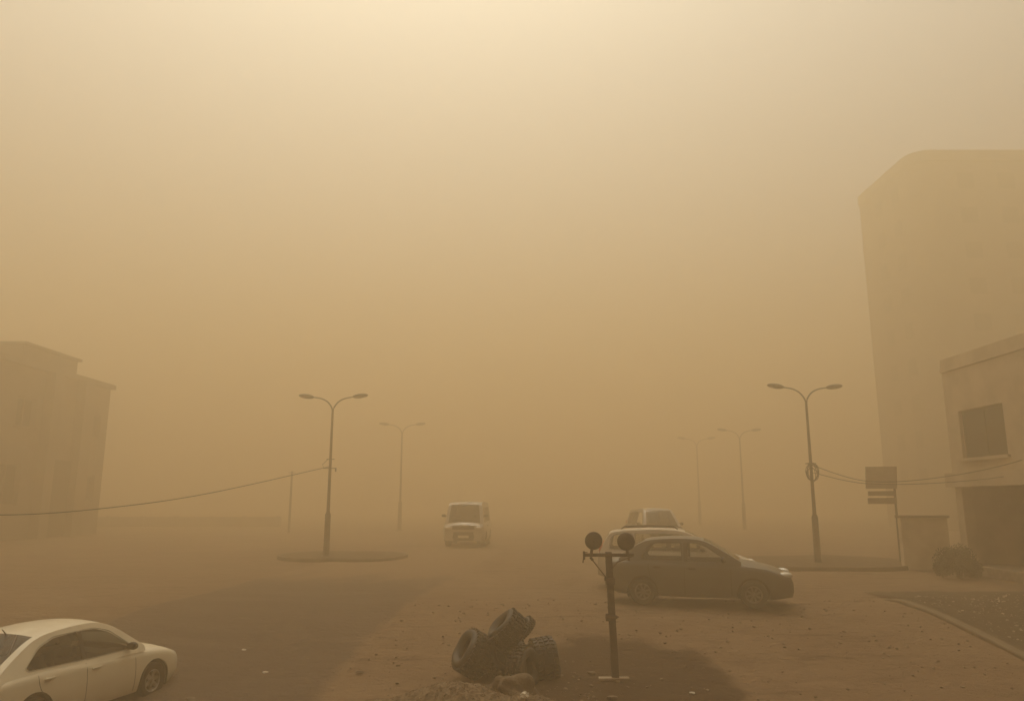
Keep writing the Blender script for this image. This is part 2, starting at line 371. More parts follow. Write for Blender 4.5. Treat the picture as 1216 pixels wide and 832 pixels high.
# ------------------------------------------------------------------ median islands under the lamps
def island(x0, x1, y0, y1, name='median_island'):
    r = min(x1-x0, y1-y0)/2; pts = []
    for (cx, cy, a0) in ((x1-r, y1-r, 0), (x0+r, y1-r, 90), (x0+r, y0+r, 180), (x1-r, y0+r, 270)):
        for k in range(9): a = R(a0+90*k/8); pts.append((cx+r*math.cos(a), cy+r*math.sin(a)))
    V = []; F = []; n = len(pts); cx, cy = (x0+x1)/2, (y0+y1)/2
    for (f, z) in ((0, -.1), (0, .10), (.012, .12), (.13, .12), (.14, .10)):
        for (x, y) in pts:
            d = Vector((cx-x, cy-y)); d.normalize(); X, Y = x+d.x*f, y+d.y*f; V.append((X, Y, gz(X, Y)+z))
    for q in range(4):
        for k in range(n): F.append((q*n+k, q*n+(k+1) % n, (q+1)*n+(k+1) % n, (q+1)*n+k))
    b = MB(); b.add(V, F); o = b.build('median_kerb', M['kerb']); o['kind'] = 'structure'
    V = []; F = []; rings = 8
    for q in range(rings+1):
        f = q/rings
        for (x, y) in pts:
            d = Vector((cx-x, cy-y)); l = d.length; d.normalize(); X, Y = x+d.x*(.1+(l-.1)*f), y+d.y*(.1+(l-.1)*f)
            V.append((X, Y, gz(X, Y)+.105+.10*math.sin(min(1, f*1.5)*math.pi/2)+.05*noise.noise(Vector((X*2, Y*2, 0)))*min(1, f*4)))
    for q in range(rings):
        for k in range(n): F.append((q*n+k, q*n+(k+1) % n, (q+1)*n+(k+1) % n, (q+1)*n+k))
    b = MB(); b.add(V, F); o = b.build('median_soil', ISLE, ang=180); o['kind'] = 'structure'
LL, LR = G(387, 665), G(972, 674)
island(LL.x-2.1, LL.x+2.9, LL.y-.7, LL.y+3)
island(LR.x-3.4, LR.x+3.8, LR.y-1.0, LR.y+3.4)

# ------------------------------------------------------------------ vehicles
def lens_patch(b, c, d, M_=None): b.ell(c, d, M_)
def round_poly(pts, r=.05, k=4):
    out = []; n = len(pts); P = [Vector(p) for p in pts]
    for i in range(n):
        a, p, c = P[i-1], P[i], P[(i+1) % n]; u = (a-p); v = (c-p)
        rr = min(r, u.length*.45, v.length*.45); u = p+u.normalized()*rr; v = p+v.normalized()*rr
        for j in range(k+1):
            t = j/k; out.append((1-t)**2*u+2*t*(1-t)*p+t*t*v)
    return out
def vehicle(name, label, cat, S, paintm, loc, head, group=None, pitch=0, rimm='rim', glassm='glass', bumper=None):
    root = empty(name, loc); root.rotation_euler = (pitch, 0, head-math.pi/2) if False else (0, -pitch, head)
    tag(root, label, cat, group)
    Lh, W, R_, Ra = S['L']/2, S['W'], S['R'], S['Ra']
    xf, xr = S['xf'], S['xr']
    e = S.get('e', .5)
    def hw(x):
        d = Lh-abs(x); k = max(0, 1-d/e); return W/2*(1-S.get('taper', .2)*k**2.4)
    zb = lambda x: pw(S['bot'], x); zt = lambda x: pw(S['top'], x); bl = lambda x: pw(S['belt'], x)
    PR = [(0, .93), (.1, .965), (.3, .995), (.55, 1.0), (.78, .985), (.92, .965), (1, .925)]
    def sy(x, z):
        t = (z-zb(x))/max(.05, bl(x)-zb(x)); return hw(x)*pw(PR, t)
    nl = 18; nt_ = 7
    st = 110; xs = [-Lh+2*Lh*i/st for i in range(st+1)]
    V = []; ring = []; 
    def half(x):
        o = []
        for y in (0, .5): o.append((hw(x)*y, zb(x)))
        for j in range(nl+1):
            t = j/nl; z = zb(x)+(bl(x)-zb(x))*t; o.append((hw(x)*pw(PR, t), z))
        ye = hw(x)*pw(PR, 1)
        for j in range(1, nt_+1):
            f = 1-j/nt_; o.append((ye*f, bl(x)+(zt(x)-bl(x))*(1-f**2.6)))
        return o
    H = len(half(0)); N = 2*H-2
    for x in xs:
        h = half(x); full = [(y, z) for (y, z) in h]+[(-y, z) for (y, z) in h[-2:0:-1]]
        d = Lh-abs(x); k = max(0, 1-d/e)
        for (y, z) in full:
            pull = (S.get('nose', .12) if x > 0 else S.get('tail', .10))*max(0, (z-.52)/.35)**1.4+.05*max(0, (.36-z)/.15)
            V.append(Vector((x-(1 if x > 0 else -1)*pull*k, y, z)))
    def region(i, j):
        jj = j if j < H-1 else N-1-j              # mirrored index of face
        x = (xs[i]+xs[i+1])/2; side = 2 <= jj < 2+nl
        if side:
            z = zb(x)+(bl(x)-zb(x))*((jj-2+.5)/nl)
            for wx in (xf, xr):
                if (x-wx)**2+(z-R_)**2 < Ra**2: return None
            t = (jj-2)/nl
            for k, (a, c) in enumerate(S['doors']):
                lo_a, lo_c = a, c
                if lo_a < x < lo_c and t > .1: return ('door', k, j < H-1)
            return 'body'
        if jj < 2:
            for wx in (xf, xr):
                if abs(x-wx) < Ra: return None
            return 'body'
        if S['cab'][0] < x < S['cab'][1] : return None
        return 'body'
    # snap the cut to a round arch
    for i in range(st+1):
        for j in range(N):
            v = V[i*N+j]
            for wx in (xf, xr):
                d = math.hypot(v.x-wx, v.z-R_)
                if abs(v.y) > W*.38 and abs(d-Ra) < .032 and v.z > zb(v.x)-.001 and d > 0:
                    v.x = wx+(v.x-wx)*Ra/d
                    v.z = R_+(v.z-R_)*Ra/d
    groups = {}
    for i in range(st):
        for j in range(N):
            g = region(i, j)
            if g is None: continue
            groups.setdefault(g, []).append((i*N+j, i*N+(j+1) % N, (i+1)*N+(j+1) % N, (i+1)*N+j))
    def emit(fs):
        idx = {}; vv = []; ff = []
        for f in fs:
            q = []
            for k in f:
                if k not in idx: idx[k] = len(vv); vv.append(V[k])
                q.append(idx[k])
            ff.append(q)
        return vv, ff
    body = MB(); body.add(*emit(groups['body']))
    for i in (0, st): body.add([V[i*N+j] for j in range(N)], [tuple(range(N))])
    # greenhouse
    gp = [Vector((x, z)) for (x, z) in S['gh']]; gc = catmull([(p.x, p.y) for p in gp], 7)
    yb, tilt, zr = S['yb'], S['tilt'], S['zbelt']
    ys = lambda z: yb-tilt*(z-zr)
    wins = [round_poly(q, .05) for q in S['win']]
    for s in (1, -1):
        outer = [Vector((p[0], p[1], 0)) for p in gc]
        lowb = [Vector((outer[-1].x, zr-.06, 0)), Vector((outer[0].x, zr-.06, 0))]
        loops = [outer+lowb]+[[Vector((q.x, q.y, 0)) for q in wpoly] for wpoly in wins]
        flat = [p for l in loops for p in l]
        tri = tessellate_polygon(loops)
        body.add([(p.x, s*ys(p.y), p.y) for p in flat], tri)
    nc = 12; top = []
    for i, p in enumerate(gc):
        row = []
        for k in range(nc+1):
            f = -1+2*k/nc; yy = ys(p[1])*f; cr = (1-f*f)
            t0 = gc[max(i-1, 0)]; t1 = gc[min(i+1, len(gc)-1)]; tx, tz = t1[0]-t0[0], t1[1]-t0[1]; l = math.hypot(tx, tz) or 1
            nx_, nz_ = -tz/l, tx/l; amt = S.get('crown', .05)*cr*sm(0, 3, min(i, len(gc)-1-i))
            row.append(Vector((p[0]+nx_*amt, yy, p[1]+nz_*amt)))
        top.append(row)
    gf = {'ws': [], 'rw': [], 'b': []}
    for i in range(len(gc)-1):
        xm = (gc[i][0]+gc[i+1][0])/2; zm = (gc[i][1]+gc[i+1][1])/2
        for k in range(nc):
            q = (i*(nc+1)+k, i*(nc+1)+k+1, (i+1)*(nc+1)+k+1, (i+1)*(nc+1)+k)
            key = 'b'
            if S['ws'][0] < xm < S['ws'][1] and zm < S['ws'][2] and 0 < k < nc-1: key = 'ws'
            if S['rw'][0] < xm < S['rw'][1] and S['rw'][3] < zm < S['rw'][2] and 0 < k < nc-1: key = 'rw'
            gf[key].append(q)
    allv = [v for r in top for v in r]
    def sub(fs):
        idx = {}; vv = []; ff = []
        for f in fs:
            q = []
            for k in f:
                if k not in idx: idx[k] = len(vv); vv.append(allv[k])
                q.append(idx[k])
            ff.append(q)
        return vv, ff
    body.add(*sub(gf['b']))
    bo = body.build('body', paintm, root, ang=40)
    for nm, key in (('windscreen', 'ws'), ('rear_window', 'rw')):
        if gf[key]: g = MB(); g.add(*sub(gf[key])); g.build(nm, M[glassm], root, ang=180)
    # doors with handle, side windows
    def ribbon(b, pts, wd, off=.003, sides=(1, -1)):             # pts (x,z) on the side surface
        for s in sides:
            V2 = []; F2 = []
            for i, (x, z) in enumerate(pts):
                a = pts[max(i-1, 0)]; c = pts[min(i+1, len(pts)-1)]; tx, tz = c[0]-a[0], c[1]-a[1]; l = math.hypot(tx, tz)
                ox, oz = -tz/l*wd/2, tx/l*wd/2
                for q in (1, -1):
                    X, Z = x+ox*q, z+oz*q; V2.append((X, s*(sy(X, Z)+off), Z))
            for i in range(len(pts)-1): F2.append((2*i, 2*i+1, 2*i+3, 2*i+2))
            b.add(V2, F2)
    doorobj = {}
    for g in groups:
        if g == 'body': continue
        b = MB(); b.add(*emit(groups[g])); d = b.build('door', paintm, root, ang=60); s = 1 if g[2] else -1
        doorobj[(g[1], s)] = d
        if g[1] in S.get('handles', {}):
            hx = S['handles'][g[1]]; hz = bl(hx)-.10; h = MB(); h.box((hx, s*(sy(hx, hz)+.018), hz), (.19, .03, .028), bev=.01)
            h.box((hx, s*(sy(hx, hz)+.004), hz-.004), (.14, .01, .055), bev=.004)
            h.build('handle', paintm if S.get('bodyhandle') else M['plastic'], d)
    for k, wpoly in enumerate(wins):
        for s in (1, -1):
            g = MB(); pl = [(q.x, s*(ys(q.y)-.012), q.y) for q in wpoly]; g.add(pl, [tuple(range(len(pl)))])
            wo = g.build('side_window', M[S.get('sideglass', glassm)], root, smooth=False)
            c = sum((q for q in wpoly), Vector((0, 0)))/len(wpoly); r_ = MB(); V2 = []; n = len(wpoly)
            for q in wpoly:
                d = (q-c); o = q+d.normalized()*.026; V2.append((q.x, s*(ys(q.y)-.004), q.y)); V2.append((o.x, s*(ys(o.y)+.004), o.y))
            r_.add(V2, [(2*i, 2*i+1, 2*((i+1) % n)+1, 2*((i+1) % n)) for i in range(n)])
            r_.build('window_seal', M['plastic'], wo, smooth=False)
    for s_ in (1, -1):
        for pts in S['seams']:
            tr = MB(); ribbon(tr, pts, .010, sides=(s_,)); tr.build('door_seam', M['under'], root, smooth=False)
    if S.get('pillar'):
        px_, pz0, pz1, pw_ = S['pillar']
        for s_ in (1, -1):
            tr = MB(); tr.add([(px_+dx, s_*(ys(z)+.005), z) for (dx, z) in ((-pw_, pz0), (pw_, pz0), (pw_, pz1), (-pw_, pz1))], [(0, 1, 2, 3)]); tr.build('door_pillar', M['plastic'], root, smooth=False)
    if S.get('mould'):
        for (a, c, z) in S['mould']:
            for s_ in (1, -1): tr = MB(); ribbon(tr, [(a+(c-a)*i/12, z) for i in range(13)], .035, .010, sides=(s_,)); tr.build('side_moulding', M['plastic'] if not S.get('bodyhandle') else paintm, root)
    # pillars behind the windows
    # wheel wells and floor
    u = MB()
    for wx in (xf, xr):
        for s in (1, -1):
            V2 = []; n = 20; Rr = Ra+.004
            for k in range(n+1):
                a = math.pi*(-.12+1.24*k/n)
                for yy in (W/2-.035, W/2-.36): V2.append((wx+Rr*math.cos(a), s*yy, R_+Rr*math.sin(a)))
            F2 = [(2*k, 2*k+1, 2*k+3, 2*k+2) for k in range(n)]+[tuple(2*k+1 for k in range(n+1))]
            u.add(V2, F2)
    u.box((0, 0, zb(0)+.05), (2*Lh-.5, W-.75, .06)); u.build('underbody', M['under'], root, smooth=False)
    # wheels
    for wx in (xf, xr):
        for s in (1, -1):
            wc = (wx, s*(W/2-.115), R_); T = Matrix.Translation(wc) @ Matrix.Scale(s, 4, (0, 1, 0))
            rr = R_*.62
            hub = MB(); hub.lathe([(.001, .03), (rr*.55, .035), (rr*.97, .0), (rr*.97, -.08), (.001, -.08)], 28, T); wo = hub.build('wheel', M['under'], root)
            ty = MB(); ty.lathe([(rr, -.09), (rr+.03, -.1), (R_-.03, -.105), (R_-.004, -.085), (R_, -.04), (R_, .04), (R_-.004, .085), (R_-.03, .103), (rr+.03, .098), (rr, .085)], 44, T, closed=True)
            ty.build('tyre', M['tyre'], wo)
            rm = MB(); rm.lathe([(rr, .082), (rr-.012, .09), (rr-.028, .07), (rr-.03, .02)], 44, T)
            ns = S.get('spokes', 5)
            for k in range(ns):
                a = 2*math.pi*k/ns+.3
                c, q = math.cos(a), math.sin(a); wdt = .5*S.get('spw', .05)
                V2 = [(c*.03-q*wdt, .062, q*.03+c*wdt), (c*.03+q*wdt, .062, q*.03-c*wdt), (c*(rr-.02)+q*wdt*1.3, .075, q*(rr-.02)-c*wdt*1.3), (c*(rr-.02)-q*wdt*1.3, .075, q*(rr-.02)+c*wdt*1.3)]
                V2 += [(x, y-.03, z) for (x, y, z) in V2]
                rm.add(V2, [(0, 1, 2, 3), (0, 4, 5, 1), (3, 2, 6, 7), (0, 3, 7, 4), (1, 5, 6, 2)], T)
            rm.lathe([(.001, .075), (.035, .072), (.055, .06), (.055, .03)], 20, T)
            rm.build('rim', M[rimm], wo)
    # lights, mirrors, bumpers
    for s in (1, -1):
        x, y, z, dx, dy, dz = S['hl']; b = MB(); b.ell((x, s*y, z), (dx, dy, dz), Matrix.Rotation(s*R(S.get('hlrot', -35)), 4, 'Z')); b.build('headlight', M['lamp'], root)
        x, y, z, dx, dy, dz = S['tl']; b = MB(); b.ell((x, s*y, z), (dx, dy, dz), Matrix.Rotation(s*R(S.get('tlrot', 30)), 4, 'Z')); b.build('tail_light', M['red'], root)
        x, z = S['mirror']; b = MB(); b.ell((x, s*(ys(z)+.13), z), (.055, .10, .065)); b.box((x+.03, s*(ys(z)+.03), z-.045), (.05, .10, .03), bev=.008)
        mo = b.build('wing_mirror', M['plastic'] if not S.get('bodymirror') else paintm, root)
        g = MB(); g.box((x-.056, s*(ys(z)+.135), z), (.012, .15, .095), bev=.004); g.build('mirror_glass', M['pane'], mo)
    if bumper:
        for sgn, nm in ((1, 'front_bumper'), (-1, 'rear_bumper')):
            b = MB(); V2 = []; F2 = []; n = 20; z0, z1 = S['bump']
            for k in range(n+1):
                f = -1+2*k/n; yy = f*W/2*.965; xx = sgn*(Lh-.02-.26*abs(f)**3.5+.03)
                for (o, z) in ((-.06, z0), (.0, z0+.03), (.015, (z0+z1)/2), (.0, z1-.03), (-.06, z1)): V2.append((xx+sgn*o, yy, z))
            for k in range(n):
                for q in range(4): F2.append((k*5+q, k*5+q+1, (k+1)*5+q+1, (k+1)*5+q))
            b.add(V2, F2); b.build(nm, M[bumper] if isinstance(bumper, str) else bumper, root)
    b = MB(); x, z, wd, hh = S['grille']; 
    for k in range(4): b.box((x, 0, z-hh/2+hh*(k+.5)/4), (.02, wd, hh/4*.6), bev=.004)
    b.box((x-.012, 0, z), (.02, wd+.03, hh+.02), bev=.006); b.build('grille', M['plastic'], root)
    for sx, nm in ((Lh+.022, 'front_plate'), (-Lh-.012, 'rear_plate')):
        b = MB(); b.box((sx if sx > 0 else S.get('rpx', sx), 0, S['pz'][0 if sx > 0 else 1]), (.012, .44, .11), bev=.004); b.build('number_plate', M['plate'], root)
    # interior
    for (x, y) in S['seats']:
        b = MB(); zz = S.get('seatz', .32); b.box((x, y, zz+.08), (.48, .48, .16), bev=.05)
        b.box((x-.24, y, zz+.38), (.14, .46, .58), bev=.05, M=Matrix.Rotation(R(-14), 4, 'Y')); b.box((x-.31, y, zz+.74), (.09, .26, .17), bev=.035); b.build('seat', M['seat'], root)
    b = MB(); b.box((S['cab'][1]-.2, 0, zr-.12), (.4, W-.3, .2), bev=.05); b.build('dashboard', M['plastic'], root)
    if S.get('rails'):
        a, c, z, y = S['rails']
        for s in (1, -1):
            b = MB(); b.tube([(a, s*y, z-.05), (a+.08, s*y, z), ((a+c)/2, s*y, z+.02), (c-.08, s*y, z), (c, s*y, z-.05)], .016, 8); b.build('roof_rail', M['plastic'], root)
    return root

SEDAN = dict(sideglass='tglass', L=4.34, W=1.70, R=.31, Ra=.37, xf=1.36, xr=-1.18, e=.55, taper=.2, nose=.14, tail=.06,
    bot=[(-2.2, .34), (-1.7, .24), (0, .20), (1.7, .2), (2.2, .27)], 
    belt=[(-2.2, .80), (-1.9, .90), (-1.2, .93), (0, .90), (1.0, .86), (1.7, .79), (2.2, .66)],
    top=[(-2.2, .86), (-1.95, 1.0), (-1.5, 1.05), (0, 1.03), (.9, 1.0), (1.5, .92), (1.92, .82), (2.12, .74), (2.2, .68)],
    cab=(-1.60, 1.0), gh=[(-1.80, .98), (-1.5, 1.17), (-1.1, 1.37), (-.75, 1.445), (-.2, 1.475), (.2, 1.45), (.5, 1.355), (.8, 1.17), (1.12, .95)],
    yb=.785, tilt=.42, zbelt=.92, crown=.045,
    win=[[(-1.26, .985), (-1.30, 1.03), (-1.02, 1.26), (-.72, 1.36), (-.245, 1.385), (-.235, .96)], [(-.195, .955), (-.20, 1.385), (.12, 1.37), (.40, 1.28), (.78, 1.03), (.82, .95)]],
    pillar=(-.22, .965, 1.38, .04), ws=(.30, 1.08, 1.42), rw=(-1.76, -1.02, 1.40, 1.0), doors=[(-1.14, -.22), (-.20, .86)], handles={0: -.95, 1: -.02}, bodyhandle=True,
    seams=[[(-.21, .25+.65*i/8) for i in range(9)], [(.87, .25+.6*i/8) for i in range(9)], [(-1.13+.28*sm(.9, .45, .9-.65*i/10)*(i/10), .90-.64*i/10) for i in range(11)]],
    mould=[(-.85, -.25, .50), (-.17, .83, .50)], hl=(1.93, .60, .64, .23, .11, .075), tl=(-2.05, .66, .80, .09, .17, .10), mirror=(.72, 1.01),
    grille=(2.165, .60, .7, .09), pz=(.4, .72), seats=[(.15, .37), (.15, -.37), (-.75, .37), (-.75, -.37)], bump=(.3, .52), spokes=6, spw=.06)
WHITE = paint('cream_paint', (.64, .58, .44), dust=(.42, .33, .22), amt=.4, coat=.7)
hh = R(90-15)
front = G(179, 823).xy; d = Vector((math.cos(hh), math.sin(hh))); left = Vector((-d.y, d.x))
SC = .91; ctr = front - d*1.36*SC + left*.80*SC
wc_ = vehicle('parked_car', 'dusty cream sedan parked on the asphalt, cut off at its rear', 'car', SEDAN, WHITE, (ctr.x, ctr.y, gz(ctr.x, ctr.y)+.022), hh, pitch=R(.3)); wc_.scale = (SC, SC, SC)
b = MB(); b.tube([(-1.02, 0, 1.43), (-1.10, 0, 1.52)], [.012, .006], 6); b.build('antenna', M['plastic'], wc_)

SED2 = dict(SEDAN); SED2.update(sideglass='glass', L=4.10, W=1.64, R=.295, Ra=.35, xf=1.21, xr=-1.19, e=.5, taper=.2, nose=.15, tail=.05,
    bot=[(-2.05, .33), (-1.6, .24), (0, .20), (1.6, .2), (2.05, .25)],
    belt=[(-2.05, .90), (-1.8, .95), (-1.2, .95), (0, .92), (.9, .89), (1.5, .82), (2.05, .66)],
    top=[(-2.05, .95), (-1.92, 1.04), (-1.5, 1.07), (0, 1.03), (.8, 1.0), (1.4, .91), (1.85, .80), (2.05, .70)],
    cab=(-1.5, .92), gh=[(-1.72, 1.0), (-1.5, 1.18), (-1.22, 1.35), (-.95, 1.42), (-.4, 1.455), (.05, 1.43), (.32, 1.35), (.62, 1.18), (.98, .97)],
    yb=.76, tilt=.38, zbelt=.94, win=[[(-1.18, .99), (-1.20, 1.06), (-1.02, 1.30), (-.88, 1.345), (-.33, 1.365), (-.31, .98)], [(-.2, .97), (-.21, 1.365), (.02, 1.35), (.24, 1.28), (.62, 1.03), (.66, .97)]],
    ws=(.15, .95, 1.40), rw=(-1.7, -1.12, 1.38, 1.03), doors=[(-1.06, -.26), (-.24, .74)], handles={0: -.85, 1: -.08}, bodyhandle=False,
    seams=[[(-.25, .25+.67*i/8) for i in range(9)], [(.75, .25+.62*i/8) for i in range(9)], [(-1.05+.22*(i/10)**2, .92-.66*i/10) for i in range(11)]], mould=[],
    hl=(1.90, .57, .70, .17, .11, .075), tl=(-1.93, .62, .84, .07, .14, .10), mirror=(.60, 1.02), grille=(2.02, .5, .68, .07), pz=(.4, .7),
    seats=[(.05, .36), (.05, -.36)], bump=(.28, .52), spokes=8, spw=.035)
MAROON = paint('dark_brown_paint', (.050, .041, .030), dust=(.11, .088, .06), amt=.22, coat=.15)
fw, rwp = G(894, 726), G(766, 718)
dd = (fw-rwp); hd = math.atan2(dd.y, dd.x)
d = Vector((math.cos(hd), math.sin(hd))); left = Vector((-d.y, d.x)); mid = (fw.xy+rwp.xy)/2
ctr = mid+left*.78-d*.01
vehicle('parked_car', 'dark grey-brown sedan standing side on behind the metal post', 'car', SED2, MAROON, (ctr.x, ctr.y, gz(ctr.x, ctr.y)+.0), hd, rimm='steelrim', pitch=-.0)

SED2['pillar'] = (-.26, .975, 1.36, .06)
WAG = dict(SED2); WAG['pillar'] = (-.25, .975, 1.40, .05); WAG.update(L=4.3, W=1.68, xf=1.28, xr=-1.24, bot=[(-2.15, .33), (-1.6, .24), (0, .20), (1.6, .2), (2.15, .25)],
    belt=[(-2.15, .90), (-1.8, .95), (0, .93), (.9, .89), (1.5, .80), (2.15, .58)], top=[(-2.15, .95), (0, 1.0), (.8, 1.0), (1.4, .9), (1.8, .78), (2.15, .62)],
    cab=(-2.0, .92), gh=[(-2.08, .93), (-1.98, 1.12), (-1.84, 1.36), (-1.66, 1.45), (-1.0, 1.50), (-.3, 1.505), (.1, 1.46), (.38, 1.37), (.68, 1.18), (1.03, .97)], yb=.775, tilt=.34, zbelt=.94,
    win=[[(-1.82, 1.02), (-1.76, 1.30), (-1.62, 1.38), (-1.22, 1.40), (-1.22, .99)], [(-1.14, .99), (-1.14, 1.405), (-.30, 1.41), (-.29, .98)], [(-.2, .97), (-.21, 1.405), (.05, 1.38), (.3, 1.29), (.66, 1.03), (.70, .97)]],
    ws=(.2, 1.0, 1.44), rw=(-2.1, -1.8, 1.38, 1.02), hl=(1.9, .57, .655, .19, .11, .07), tl=(-2.04, .66, .98, .06, .08, .2), tail=.03, taper=.16, rails=(-1.5, .0, 1.575, .56), grille=(2.12, .5, .68, .07), seats=[(.05, .36), (.05, -.36), (-.85, .36), (-.85, -.36)])
SILVER = paint('silver_paint', (.44, .39, .32), dust=(.34, .25, .17), amt=.5)
p = at(775, 690, 21.6)
vehicle('parked_car', 'pale silver station wagon with roof rails half hidden behind the dark grey-brown sedan', 'car', WAG, SILVER, (p.x+.72, 21.6, gz(p.x, 21.6)), R(-10), rimm='steelrim')

SUV = dict(SED2); SUV['pillar'] = None; SUV['sideglass'] = 'dglass'; SUV.update(L=4.5, W=1.78, R=.36, Ra=.42, xf=1.4, xr=-1.3, bot=[(-2.25, .42), (0, .34), (2.25, .38)], belt=[(-2.25, 1.0), (0, 1.05), (1.2, 1.02), (2.25, .84)],
    top=[(-2.25, 1.05), (0, 1.1), (1.2, 1.12), (2.0, 1.02), (2.25, .9)], cab=(-2.1, 1.1), gh=[(-2.15, 1.05), (-2.08, 1.3), (-1.95, 1.68), (-1.7, 1.76), (-.5, 1.80), (.3, 1.78), (.6, 1.68), (1.2, 1.10)], yb=.82, tilt=.30, zbelt=1.06,
    win=[[(-1.9, 1.12), (-1.8, 1.6), (-1.2, 1.66), (-1.2, 1.12)], [(-1.1, 1.12), (-1.1, 1.66), (-.3, 1.68), (-.3, 1.12)], [(-.2, 1.12), (-.2, 1.68), (.3, 1.66), (.5, 1.58), (.9, 1.15)]],
    ws=(.45, 1.18, 1.73), rw=(-2.2, -1.9, 1.62, 1.15), hl=(2.08, .66, .86, .1, .15, .09), tl=(-2.18, .74, 1.1, .05, .07, .2), mirror=(.85, 1.2), grille=(2.24, .8, .84, .14), pz=(.55, .8), nose=.08, tail=.03,
    doors=[(-1.05, -.26), (-.24, .9)], seams=[[(-.25, .4+.64*i/8) for i in range(9)], [(.91, .4+.6*i/8) for i in range(9)]], bump=(.42, .68), seatz=.5)
p = at(779, 655, 34)
vehicle('parked_car', 'faint pale off-roader facing the camera beyond the station wagon', 'car', SUV, paint('sand_paint', (.26, .225, .18), amt=.4), (p.x, 34, gz(p.x, 34)), R(-86), rimm='steelrim', glassm='dglass', bumper='plastic')

VAN = dict(SED2); VAN['pillar'] = None; VAN['sideglass'] = 'dglass'; VAN.update(L=4.7, W=1.70, R=.32, Ra=.38, xf=1.15, xr=-1.35, e=.35, taper=.12, bot=[(-2.35, .36), (0, .26), (2.35, .3)], belt=[(-2.35, 1.0), (1.8, 1.02), (2.35, .92)],
    top=[(-2.35, 1.02), (1.6, 1.12), (2.1, 1.10), (2.35, .98)], cab=(-2.25, 1.85), gh=[(-2.3, .98), (-2.28, 1.3), (-2.2, 1.8), (-2.05, 1.93), (-1.0, 1.975), (.6, 1.97), (1.35, 1.93), (1.6, 1.82), (1.85, 1.4), (2.07, 1.03)], yb=.79, tilt=.12, zbelt=1.0, crown=.04,
    win=[[(-2.0, 1.1), (-1.95, 1.7), (-1.1, 1.74), (-1.1, 1.1)], [(-1.0, 1.1), (-1.0, 1.74), (.2, 1.74), (.2, 1.1)], [(.45, 1.08), (.45, 1.72), (1.2, 1.70), (1.38, 1.62), (1.66, 1.12), (1.66, 1.08)]],
    ws=(1.45, 2.04, 1.86), rw=(-2.32, -2.1, 1.75, 1.15), hl=(2.31, .60, .85, .07, .15, .075), hlrot=-12, tl=(-2.3, .74, .9, .04, .07, .2), mirror=(1.75, 1.38), grille=(2.355, .86, .85, .13), pz=(.48, .7), nose=.04, tail=.02,
    doors=[(-1.0, .25), (.4, 1.7)], handles={0: .05, 1: .55}, seams=[[(.32, .4+.6*i/8) for i in range(9)], [(1.7, .4+.55*i/8) for i in range(9)], [(-1.02, .4+.6*i/8) for i in range(9)]], bump=(.28, .70), seats=[(.9, .4), (.9, -.4)], seatz=.6)
p = G(552, 650)
van = vehicle('minibus', 'pale minibus driving towards the camera down the dusty road', 'van', VAN, paint('van_paint', (.38, .34, .28), amt=.4), (p.x+.05, p.y+2.2, gz(p.x, p.y+2.2)), R(-90-2.5), glassm='dglass', bumper='plastic', rimm='steelrim'); van.scale = (1.07, 1.16, 1.06)

# ------------------------------------------------------------------ street lamps
def lamp_proto(H=6.05, span=1.32):
    root = empty('street_lamp', (0, 0, 0))
    b = MB(); b.tube([(0, 0, 0), (0, 0, 1.55), (0, 0, 1.66), (0, 0, H-.55)], [.115, .105, .062, .04], 14); b.lathe([(.19, 0), (.19, .05), (.12, .07), (.11, .2)], 18, Matrix.Rotation(R(90), 4, 'X') @ Matrix.Scale(1, 4)); b.build('pole', M['pole'], root)
    for s in (1, -1):
        arc = [(0, 0, H-.60), (s*.06, 0, H-.42), (s*.22, 0, H-.22), (s*.48, 0, H-.09), (s*.85, 0, H-.03)]
        pts = catmull(arc, 5); b = MB(); b.tube(pts, [.030-.008*i/len(pts) for i in range(len(pts))], 8); a = b.build('arm', M['pole'], root)
        b = MB(); T = Matrix.Rotation(R(-s*7), 4, 'Y'); b.ell((s*(span-.26), 0, H+s*0), (.31, .13, .088), T, 18, 10); b.box((s*.87, 0, H-.035), (.16, .06, .05), bev=.015, M=T); h = b.build('lamp_head', M['pole'], a)
        b = MB(); b.ell((s*(span-.2), 0, H-.035), (.2, .085, .045), T, 16, 8); b.build('lamp_glass', M['lamp'], h)
    return root
lamp = lamp_proto()
LG = 'double-armed street lamps along the road'
lamps = [(LL, 'left lamp post', R(-3)), (LR, None, R(4)), (at(474, 640, 60), None, 0), (at(885, 637, 62), None, 0), (at(832, 630, 76), None, 0)]
labels = ['double-armed street lamp with a cable strung off it to the left', 'double-armed street lamp with a coil of cable tied around it, on the right island',
          'faint double-armed lamp between the near left lamp and the minibus', 'faint double-armed lamp just left of the lamp with the cable coil', 'faintest street lamp, rising above the bonnet of the dark grey-brown sedan']
lobj = []
for i, (p, _, rz) in enumerate(lamps):
    o = lamp if i == 0 else copy_tree(lamp)
    o.location = (p.x, p.y, gz(p.x, p.y)+(.12 if i < 2 else -.02)); o.rotation_euler = (0, 0, rz); o.scale = [(1, 1, 1), (1, 1, 1), (1.34,)*3, (1.30,)*3, (1.38,)*3][i]; tag(o, labels[i], 'street lamp', LG); lobj.append(o)
random.seed(4)
def coil(parent, z, r, n, wob=.05, name='cable_coil'):
    b = MB()
    for k in range(n):
        ph = random.random()*6; rr = r*(.8+.4*random.random()); cz = z+random.uniform(-.08, .08); tl = random.uniform(-.3, .3); cx = random.uniform(-.03, .08)
        pts = [(cx+rr*math.cos(a)*.75, -.07+.05*math.sin(a*2+ph), cz+rr*math.sin(a)*1.05+tl*.1*math.cos(a)) for a in [2*math.pi*i/26 for i in range(27)]]
        b.tube(pts, .011, 6)
    o = b.build(name, M['cable'], parent); return o
coil(lobj[1], 3.02, .24, 6)
